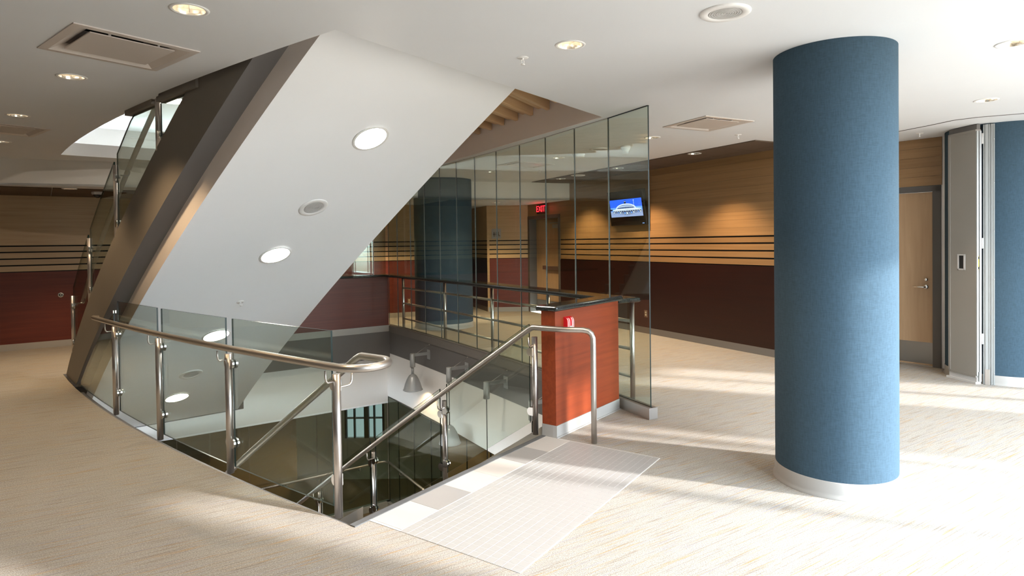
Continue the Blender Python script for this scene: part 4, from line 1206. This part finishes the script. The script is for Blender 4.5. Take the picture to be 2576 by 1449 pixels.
# fire alarm strobe on the pony wall
fc = pa + pd*0.12
fz = 0.885
fs = thing('fire_alarm', 'red fire alarm horn strobe on the cherry wood pony wall', 'fire alarm', (fc.x, fc.y, fz))
def fpoly(mb, s0, s1, bulge, z0, z1, base=0.0, n=10, mi=0):
    V = []; F = []
    for i in range(n+1):
        a = i/n; z = z0+(z1-z0)*a; dp = base+bulge*(1-(2*a-1)**4)**0.5
        for s in (s0, s1):
            p = fc+pd*s-pn*dp; V.append((p.x, p.y, z))
        for s in (s0, s1):
            p = fc+pd*s; V.append((p.x, p.y, z))
    for i in range(n):
        o = i*4
        F += [(o, o+1, o+5, o+4), (o+2, o, o+4, o+6), (o+1, o+3, o+7, o+5)]
    mb.add(V, F, mi)
m = MB(); fpoly(m, 0, 0.098, 0.036, fz-0.062, fz+0.062); m.build('housing', M['redpl'], fs)
for s in (0.008, 0.030, 0.070, 0.090):
    m = MB(); fpoly(m, s, s+0.006, 0.0395, fz-0.061, fz+0.061); m.build('white_rib', M['white'], fs)
m = MB(); fpoly(m, 0.040, 0.066, 0.042, fz-0.055, fz-0.005); m.build('strobe_lens', M['ltgrey'], fs)

# ------------------------------------------------------------------ wall lamps in the stairwell
PLT = [(-1.51, 9.70), (-0.815, 8.62), (-0.235, 7.70), (0.335, 6.78)]
LL = ['grey metal wall lamp with bell shade, farthest in the stairwell', 'grey metal wall lamp in stairwell, second from the far corner', 'grey metal wall lamp in stairwell behind the railing glass, third from far corner', 'grey metal wall lamp in stairwell nearest the pony wall, its arm hidden']
DROP = [0.115, 0.60, 1.0, 1.3]
for (px, py), lb, dr_ in zip(PLT, LL, DROP):
    kk = side_at(px, py); p0 = Vector(side(kk)); pc3 = Vector((p0.x, p0.y, -0.195))
    th = thing('wall_lamp', lb, 'lamp', tuple(pc3), 'lamps on the stairwell wall')
    e0 = Vector(side(kk))-Vector(side(kk+0.01)); g3 = Vector((e0.x, e0.y, 0)).normalized(); n3 = Vector((g3.y, -g3.x, 0)); n3 = n3 if n3.dot(Vector(GN)) > 0 else -n3
    m = MB(); m.frame(pc3-g3*0.055-Vector((0, 0, 0.075)), g3*0.11, n3*0.008, (0, 0, 0.15)); m.build('wall_plate', M['lampgrey'], th)
    ax = pc3+n3*0.28
    m = MB(); m.frame(pc3-g3*0.011+Vector((0, 0, -0.004)), g3*0.022, n3*0.255, (0, 0, 0.045)); m.build('arm', M['lampgrey'], th)
    zc = -0.152
    m = MB(); m.lathe([(0.0, 0.0), (0.034, 0.0), (0.038, -0.005), (0.038, -0.068), (0.0395, -0.070), (0.0395, -0.205), (0.036, -0.21), (0.0, -0.21)], (ax.x, ax.y, zc), n=22); m.build('canister', M['lampgrey'], th)
    m = MB(); m.tube([Vector((ax.x, ax.y, zc-0.02))-n3*0.04, pc3+n3*0.006+g3*(-0.03)+Vector((0, 0, 0.155))], 0.0022, 6)
    m.lathe([(0.0, 0.012), (0.007, 0.01), (0.009, 0.0)], pc3+g3*(-0.03)+Vector((0, 0, 0.155)), n3, 10); m.build('stay_wire', M['steel'], th)
    zs = zc-0.21-dr_
    m = MB(); m.tube([(ax.x, ax.y, zc-0.205), (ax.x, ax.y, zs)], 0.021 if dr_ < 0.2 else 0.006, 12); m.build('stem', M['lampgrey'] if dr_ < 0.2 else M['black'], th)
    m = MB(); m.lathe([(0.0, 0.012), (0.028, 0.012), (0.03, 0.0), (0.050, -0.006), (0.072, -0.035), (0.096, -0.08), (0.118, -0.135), (0.134, -0.19), (0.142, -0.22), (0.154, -0.236), (0.150, -0.240), (0.138, -0.222), (0.129, -0.19), (0.113, -0.135), (0.091, -0.082), (0.066, -0.04), (0.03, -0.02), (0.0, -0.018)], (ax.x, ax.y, zs), n=32); m.build('shade', M['lampgrey'], th)
    m = MB(); m.lathe([(0.0, -0.02), (0.028, -0.03), (0.034, -0.07), (0.02, -0.10), (0.0, -0.105)], (ax.x, ax.y, zs), n=14); m.build('bulb', M['bulb'], th)
    L = bpy.data.lights.new('lamp_beam', 'SPOT'); L.energy = 16; L.color = WARM; L.spot_size = rad(150); L.spot_blend = 0.4; L.shadow_soft_size = 0.03
    lo = bpy.data.objects.new('lamp_beam', L); COL.objects.link(lo); lo.location = (ax.x, ax.y, zs-0.12)

# ------------------------------------------------------------------ television
ta, tb2 = Vector((2.268, 10.378)), Vector((3.416, 8.173)); tdv = Vector((0.462, -0.887, 0)); tnv = Vector((-0.887, -0.462, 0))
tc_ = Vector((2.068, 10.765, 2.105)) + tnv*0.13
tilt = rad(9); tup = (Vector((0, 0, 1))*math.cos(tilt) + tnv*math.sin(tilt)).normalized(); tn2 = tdv.cross(tup).normalized()
if tn2.dot(tnv) < 0: tn2 = -tn2
tv = thing('television', 'black television tilted on the wood wall showing a round building', 'television', tuple(tc_))
TW, TH_ = 0.97, 0.60
m = MB(); m.frame(tc_-tdv*TW/2-tup*TH_/2-tn2*0.07, tdv*TW, tup*TH_, tn2*0.07); bevel(m.build('housing', M['tvblack'], tv), 0.012, 3)
M['s_bar'] = plain('screen_black', (0.006, 0.006, 0.007), 0.12)
m = MB(); m.frame(tc_-tdv*(TW/2-0.045)-tup*(TH_/2-0.075)+tn2*0.0002, tdv*(TW-0.09), tup*(TH_-0.12), tn2*0.001); scr = m.build('screen', M['s_bar'], tv)
def scol(n, c, s=1.0): return emis(n, c, s)
SW, SH0, SH1 = TW/2-0.052, -0.145, 0.155
E_ = {'sky': scol('screen_sky', (0.02, 0.10, 0.75)), 'sky2': scol('screen_sky_low', (0.12, 0.30, 0.85)), 'lot': scol('screen_lot', (0.22, 0.28, 0.50)), 'wht': scol('screen_white', (0.62, 0.72, 0.95)), 'gry': scol('screen_grey', (0.16, 0.22, 0.42)), 'blk': scol('screen_dark', (0.01, 0.012, 0.03))}
def simg(poly, key, lay):
    mb = MB(); mb.add([tc_+tdv*x+tup*y+tn2*(0.0014+0.0004*lay) for x, y in poly], [list(range(len(poly)))]); return mb
def rect(x0, y0, x1, y1): return [(x0, y0), (x1, y0), (x1, y1), (x0, y1)]
parts = {k: MB() for k in E_}
def put(poly, key, lay):
    parts[key].add([tc_+tdv*x+tup*y+tn2*(0.0016+0.0004*lay) for x, y in poly], [list(range(len(poly)))])
put(rect(-SW, SH0, SW, SH1), 'sky', 0); put(rect(-SW, SH0, SW, 0.02), 'sky2', 1); put(rect(-SW, SH0, SW, -0.045), 'lot', 2)
def dome(rx, ry, cx, cy): return [(rx*math.cos(PI*k/18)+cx, cy+ry*math.sin(PI*k/18)) for k in range(19)]
put(rect(-0.03, 0.05, 0.02, 0.128), 'blk', 3); put(rect(-0.026, 0.112, 0.016, 0.118), 'wht', 4)
put(dome(0.27, 0.085, 0.0, -0.005), 'wht', 4); put(dome(0.25, 0.066, 0.0, -0.003), 'gry', 5)
put([(-0.27, 0.008), (-0.2, 0.030), (0.0, 0.042), (0.2, 0.030), (0.27, 0.008), (0.2, 0.022), (0.0, 0.034), (-0.2, 0.022)], 'wht', 6)
for i in range(14): put(rect(-0.2+i*0.03, -0.004, -0.185+i*0.03, 0.02), 'blk', 6)
put([(-0.36, -0.022), (-0.28, -0.006), (0.30, -0.006), (0.40, -0.016), (0.40, -0.028), (-0.36, -0.032)], 'wht', 7)
put(rect(-0.34, -0.045, 0.40, -0.034), 'wht', 7); put(rect(-0.34, -0.036, 0.40, -0.030), 'blk', 8)
put(rect(0.225, -0.03, 0.230, 0.13), 'wht', 7); put(rect(0.218, 0.125, 0.237, 0.135), 'wht', 7)
for i in range(5): put(rect(-SW+i*0.012, -0.03-0.004*(i % 3), -SW+0.012+i*0.012, 0.0-0.006*(i % 2)), 'blk', 7)
for i in range(13):
    x = -0.36+i*0.060; h = 0.026+0.036*math.exp(-((x)/0.19)**2); w = 0.050
    put([(x, -0.052), (x+0.008, -0.042), (x+w-0.008, -0.042), (x+w, -0.052), (x+w, -0.052-h), (x, -0.052-h)], 'blk', 8)
    put(rect(x+0.010, -0.050-h*0.80, x+w-0.010, -0.050-h*0.25), ('wht', 'gry', 'sky2')[i % 3], 9)
    put(rect(x+0.006, -0.050-h*0.95, x+0.016, -0.050-h*0.82), 'wht', 10); put(rect(x+w-0.016, -0.050-h*0.95, x+w-0.006, -0.050-h*0.82), 'wht', 10)
for k, mb in parts.items(): mb.build('screen_picture', E_[k], scr)
m = MB(); q = tc_+tdv*(TW/2-0.10)-tup*(TH_/2-0.03)+tn2*0.0003; m.frame(q, tdv*0.05, tup*0.006, tn2*0.001); m.build('power_light', emis('power_led', (0.2, 0.35, 1.0), 2.0), tv)
m = MB(); wc = tc_-tnv*0.07; m.frame(tc_-tdv*0.12-Vector((0, 0, 0.12))-tnv*0.155, tdv*0.24, Vector((0, 0, 0.24)), tnv*0.1); m.build('wall_bracket', M['black'], tv)

# ------------------------------------------------------------------ signs, outlets
def text_mesh(txt, size, o, ux, uy, mat, parent, name='lettering', ext=0.002):
    cu = bpy.data.curves.new('txt', 'FONT'); cu.body = txt; cu.size = size; cu.align_x = 'CENTER'; cu.align_y = 'CENTER'; cu.extrude = ext; cu.offset = 0.0005
    ob = bpy.data.objects.new('txt', cu); COL.objects.link(ob)
    dg = bpy.context.evaluated_depsgraph_get()
    me = bpy.data.meshes.new_from_object(ob.evaluated_get(dg)); bpy.data.objects.remove(ob)
    o, ux, uy = Vector(o), Vector(ux).normalized(), Vector(uy).normalized(); uz = ux.cross(uy)
    org = Vector(parent['_org'])
    for v in me.vertices: v.co = o+ux*v.co.x+uy*v.co.y+uz*v.co.z-org
    me.materials.clear(); me.materials.append(mat)
    r = bpy.data.objects.new(name, me); COL.objects.link(r); r.parent = parent
    return r
ex = Vector((0.675, 13.437, 2.25))
xs_ = thing('exit_sign', 'red lit EXIT sign above the far door behind glass', 'sign', tuple(ex))
m = MB(); m.frame(ex-tdv*0.17-Vector((0, 0, 0.10))+tnv*0.005, tdv*0.34, Vector((0, 0, 0.20)), tnv*0.05); m.build('housing', M['black'], xs_)
text_mesh('EXIT', 0.185, ex+tnv*0.058, tdv, (0, 0, 1), emis('exit_red', (1.0, 0.015, 0.03), 2.2), xs_)
el = bpy.data.lights.new('exit_glow', 'POINT'); el.energy = 0.8; el.color = (1, 0.05, 0.05); el.shadow_soft_size = 0.05
eo = bpy.data.objects.new('exit_glow', el); COL.objects.link(eo); eo.location = tuple(ex+tnv*0.12)
sg = thing('restroom_sign', 'square grey restroom sign with figures on the wood wall', 'sign', (-0.345, 14.02, 1.745))
MB().box(-0.45, 14.018, 1.635, -0.24, 14.03, 1.855).build('plate', plain('sign_grey', (0.30, 0.265, 0.235), 0.5), sg)
sk = plain('sign_dark', (0.05, 0.04, 0.035), 0.6)
m = MB()
def fig(x, skirt):
    m.lathe([(0.0, 0.0), (0.013, 0.0), (0.013, 0.003), (0.0, 0.003)], (x, 14.017, 1.775), (0, -1, 0), 12)
    w = 0.024 if skirt else 0.017
    m.add([(x-0.015, 14.0165, 1.758), (x+0.015, 14.0165, 1.758), (x+w, 14.0165, 1.715), (x-w, 14.0165, 1.715)], [(0, 1, 2, 3)])
    m.add([(x-0.011, 14.0165, 1.715), (x-0.002, 14.0165, 1.715), (x-0.002, 14.0165, 1.675), (x-0.011, 14.0165, 1.675)], [(0, 1, 2, 3)])
    m.add([(x+0.002, 14.0165, 1.715), (x+0.011, 14.0165, 1.715), (x+0.011, 14.0165, 1.675), (x+0.002, 14.0165, 1.675)], [(0, 1, 2, 3)])
fig(-0.395, True); fig(-0.345, False)
cx3, cz3 = -0.285, 1.695
m.add([(cx3+r*math.cos(2*PI*k/20), 14.0165, cz3+r*math.sin(2*PI*k/20)) for k in range(20) for r in (0.018, 0.024)], [(2*k, 2*k+1, (2*k+3) % 40, (2*k+2) % 40) for k in range(20)])
m.lathe([(0.0, 0.0), (0.011, 0.0), (0.011, 0.003), (0.0, 0.003)], (-0.298, 14.017, 1.775), (0, -1, 0), 12)
m.add([(-0.306, 14.0165, 1.762), (-0.292, 14.0165, 1.762), (-0.288, 14.0165, 1.715), (-0.262, 14.0165, 1.70), (-0.264, 14.0165, 1.69), (-0.302, 14.0165, 1.705)], [(0, 1, 2, 3, 4, 5)])
m.build('pictogram', sk, sg)
def outlet(c, d, n, lb):
    c, d, n = Vector(c), Vector(d), Vector(n)
    th = thing('wall_outlet', lb, 'outlet', tuple(c))
    m = MB(); m.frame(c-d*0.036-Vector((0, 0, 0.058)), d*0.072, n*0.006, (0, 0, 0.116)); m.build('cover_plate', plain('outlet_brown', (0.20, 0.12, 0.075), 0.4), th)
    for z in (-0.021, 0.021):
        MB().lathe([(0.0, 0.009), (0.015, 0.009), (0.017, 0.006)], c+Vector((0, 0, z)), n, 16).build('socket', plain('outlet_ivory', (0.60, 0.50, 0.38), 0.4), th)
outlet((2.23+tnv.x*0.008, 10.45+tnv.y*0.008, 0.329), tdv, tnv, 'brown wall outlet low on the red wainscot at glass wall edge')
dfar = Vector((0.907, 0.421, 0)); nfar = Vector((dfar.y, -dfar.x, 0))
outlet((-2.206+nfar.x*0.04, 13.271+nfar.y*0.04, 0.334), dfar, nfar, 'brown wall outlet on far red wainscot left of dark column')
vd = (Vector(WF[2])-Vector(WF[1])).normalized(); vn = Vector((vd.y, -vd.x, 0))
vp = Vector((*along(WF[1], WF[2], 0.76), 0.813))+vn*0.006
th = thing('wall_port', 'round chrome wall port on the red wainscot at left', 'wall fitting', tuple(vp))
MB().lathe([(0.022, 0.012), (0.030, 0.014), (0.040, 0.008), (0.042, 0.0)], vp, vn, 24).build('ring', M['chrome'], th)
MB().lathe([(0.0, 0.006), (0.023, 0.006)], vp, vn, 20).build('core', M['dark'], th)
MB().lathe([(0.0, 0.016), (0.010, 0.014), (0.011, 0.006)], vp, vn, 14).build('pin', M['ltgrey'], th)

# ------------------------------------------------------------------ folding partition at the right
fp0, fp1 = Vector((4.795, 6.885)), Vector((4.838, 6.535)); fd = (fp1-fp0).normalized(); fn = Vector((-fd.y, fd.x))  # fn to the right
if fn.x < 0: fn = -fn
fp = thing('folding_partition', 'grey folding partition panels stacked beside the dark blue column', 'partition', (4.84, 6.7, 0))
m = MB(); m.prism([tuple(fp0), tuple(fp1), tuple(fp1+fn*0.058), tuple(fp0+fn*0.058)], 0.07, C-0.06); panel = m.build('panel', M['panelgrey'], fp)
m = MB()
for z0, z1 in ((C-0.085, C-0.06), (0.07, 0.095)):
    m.prism([tuple(fp0-fn*0.004), tuple(fp1-fn*0.004), tuple(fp1), tuple(fp0)], z0, z1)
m.prism([tuple(fp0-fn*0.004), tuple(fp0+fd*0.028-fn*0.004), tuple(fp0+fd*0.028), tuple(fp0)], 0.07, C-0.06)
m.build('panel_trim', M['panelgrey'], panel)
m = MB(); m.prism([tuple(fp0+fn*0.01), tuple(fp1+fn*0.01), tuple(fp1+fn*0.05), tuple(fp0+fn*0.05)], C-0.06, C-0.006); m.build('top_seal', M['dgrey'], fp)
m = MB(); m.prism([tuple(fp0-fn*0.012-fd*0.02), tuple(fp1-fn*0.005-fd*0.0), tuple(fp1+fn*0.056), tuple(fp0+fn*0.056-fd*0.02)], 0.0, 0.022)
m.prism([tuple(fp0+fn*0.008), tuple(fp1+fn*0.008), tuple(fp1+fn*0.05), tuple(fp0+fn*0.05)], 0.022, 0.07); m.build('bottom_seal', M['ltgrey'], fp)
# ribbed aluminium edge of the folded leaf
ed = fp1
for i, (o, w, dp) in enumerate(((0.0, 0.014, 0.012), (0.018, 0.012, 0.004), (0.033, 0.008, 0.012), (0.045, 0.013, 0.008))):
    MB().prism([tuple(ed+fn*o), tuple(ed+fn*(o+w)), tuple(ed+fn*(o+w)+fd*dp), tuple(ed+fn*o+fd*dp)], 0.09, C-0.075).build('edge_rib', M['alu'], panel)
m = MB(); m.prism([tuple(ed+fn*0.02), tuple(ed+fn*0.045), tuple(ed+fn*0.045+fd*0.02), tuple(ed+fn*0.02+fd*0.02)], 0.03, 0.13); m.build('foot_latch', M['alu'], fp)
m = MB(); m.prism([tuple(ed+fn*0.0185+fd*0.0045), tuple(ed+fn*0.0295+fd*0.0045), tuple(ed+fn*0.0295+fd*0.0055), tuple(ed+fn*0.0185+fd*0.0055)], 1.20, 1.34); m.build('yellow_sticker', M['yellow'], fp)
m = MB(); m.prism([tuple(ed+fn*0.0185+fd*0.0056), tuple(ed+fn*0.029+fd*0.0056), tuple(ed+fn*0.029+fd*0.006), tuple(ed+fn*0.0185+fd*0.006)], 1.31, 1.335)
m.prism([tuple(ed+fn*0.0185+fd*0.0056), tuple(ed+fn*0.029+fd*0.0056), tuple(ed+fn*0.029+fd*0.006), tuple(ed+fn*0.0185+fd*0.006)], 1.205, 1.23); m.build('sticker_mark', M['black'], fp)
# flush pull
pp = fp0.lerp(fp1, 0.48)
m = MB()
for a0, a1, z0, z1 in ((-0.05, 0.05, 1.345, 1.36), (-0.05, 0.05, 1.19, 1.205), (-0.05, -0.03, 1.19, 1.36), (0.03, 0.05, 1.19, 1.36)):
    m.prism([tuple(pp+fd*a0-fn*0.004), tuple(pp+fd*a1-fn*0.004), tuple(pp+fd*a1+fn*0.001), tuple(pp+fd*a0+fn*0.001)], z0, z1)
m.build('pull_frame', M['ltgrey'], panel)
m = MB(); m.prism([tuple(pp-fd*0.03-fn*0.001), tuple(pp+fd*0.03-fn*0.001), tuple(pp+fd*0.03+fn*0.001), tuple(pp-fd*0.03+fn*0.001)], 1.205, 1.345); m.build('pull_recess', M['dark'], panel)
# second leaf: jamb profile against the column, joined by hinges
m = MB(); m.prism([tuple(fp1+fn*0.06-fd*0.02), tuple(fp1+fn*0.085-fd*0.02), tuple(fp0+fn*0.085), tuple(fp0+fn*0.06)], 0.03, C-0.03); m.build('dark_gap_fill', M['black'], fp)  # black filler strip standing in for the dark gap between the leaves
j0, j1 = Vector((4.920, 6.543)), Vector((4.990, 6.487)); jd = (j1-j0).normalized(); jn = Vector((-jd.y, jd.x))
if jn.y < 0: jn = -jn
m = MB(); m.prism([tuple(j0), tuple(j1), tuple(j1+jn*0.30), tuple(j0+jn*0.30)], 0.0, C-0.01); jamb = m.build('jamb_leaf', M['alu'], fp)
L_ = (j1-j0).length
for o, w, dp in ((0.0, 0.010, 0.008), (0.016, 0.026, 0.012), (0.048, 0.012, 0.006), (0.066, 0.014, 0.014), (0.084, 0.012, 0.010)):
    MB().prism([tuple(j0+jd*o), tuple(j0+jd*(o+w)), tuple(j0+jd*(o+w)-jn*dp), tuple(j0+jd*o-jn*dp)], 0.004, C-0.012).build('edge_rib', M['alu'], jamb)
MB().prism([tuple(j0+jd*0.014-jn*0.013), tuple(j0+jd*0.055-jn*0.013), tuple(j0+jd*0.055-jn*0.016), tuple(j0+jd*0.014-jn*0.016)], 0.0, 0.16).build('foot_cover', M['steel'], jamb)
for z in (2.51, 1.42, 0.42):
    h0 = ed+fn*0.064+fd*0.0
    MB().tube([(h0.x+0.006, h0.y-0.004, z), (h0.x+0.006, h0.y-0.004, z+0.11)], 0.010, 10).build('hinge', M['ltgrey'], fp)
for z in (0.12, 0.6, 1.1, 1.6, 2.1, 2.55):
    q = j0+jd*0.090-jn*0.0105
    MB().lathe([(0.0, 0.002), (0.004, 0.0015), (0.0045, 0.0)], (q.x, q.y, z), (-jn.x, -jn.y, 0), 8).build('screw', M['chrome'], jamb)

# unseen fill spots without fittings, added to brighten the lower level and well
for x, y in ((-4.5, 13.6), (-1.6, 14.0), (1.6, 9.4), (2.0, 6.0)):
    L = bpy.data.lights.new('lower_fill_beam', 'SPOT'); L.energy = 28; L.color = WARM; L.spot_size = rad(120); L.spot_blend = 0.5; L.shadow_soft_size = 0.06
    lo = bpy.data.objects.new('lower_fill_beam', L); COL.objects.link(lo); lo.location = (x, y, -1.36)
for o in bpy.data.objects:
    if '_org' in o: del o['_org']
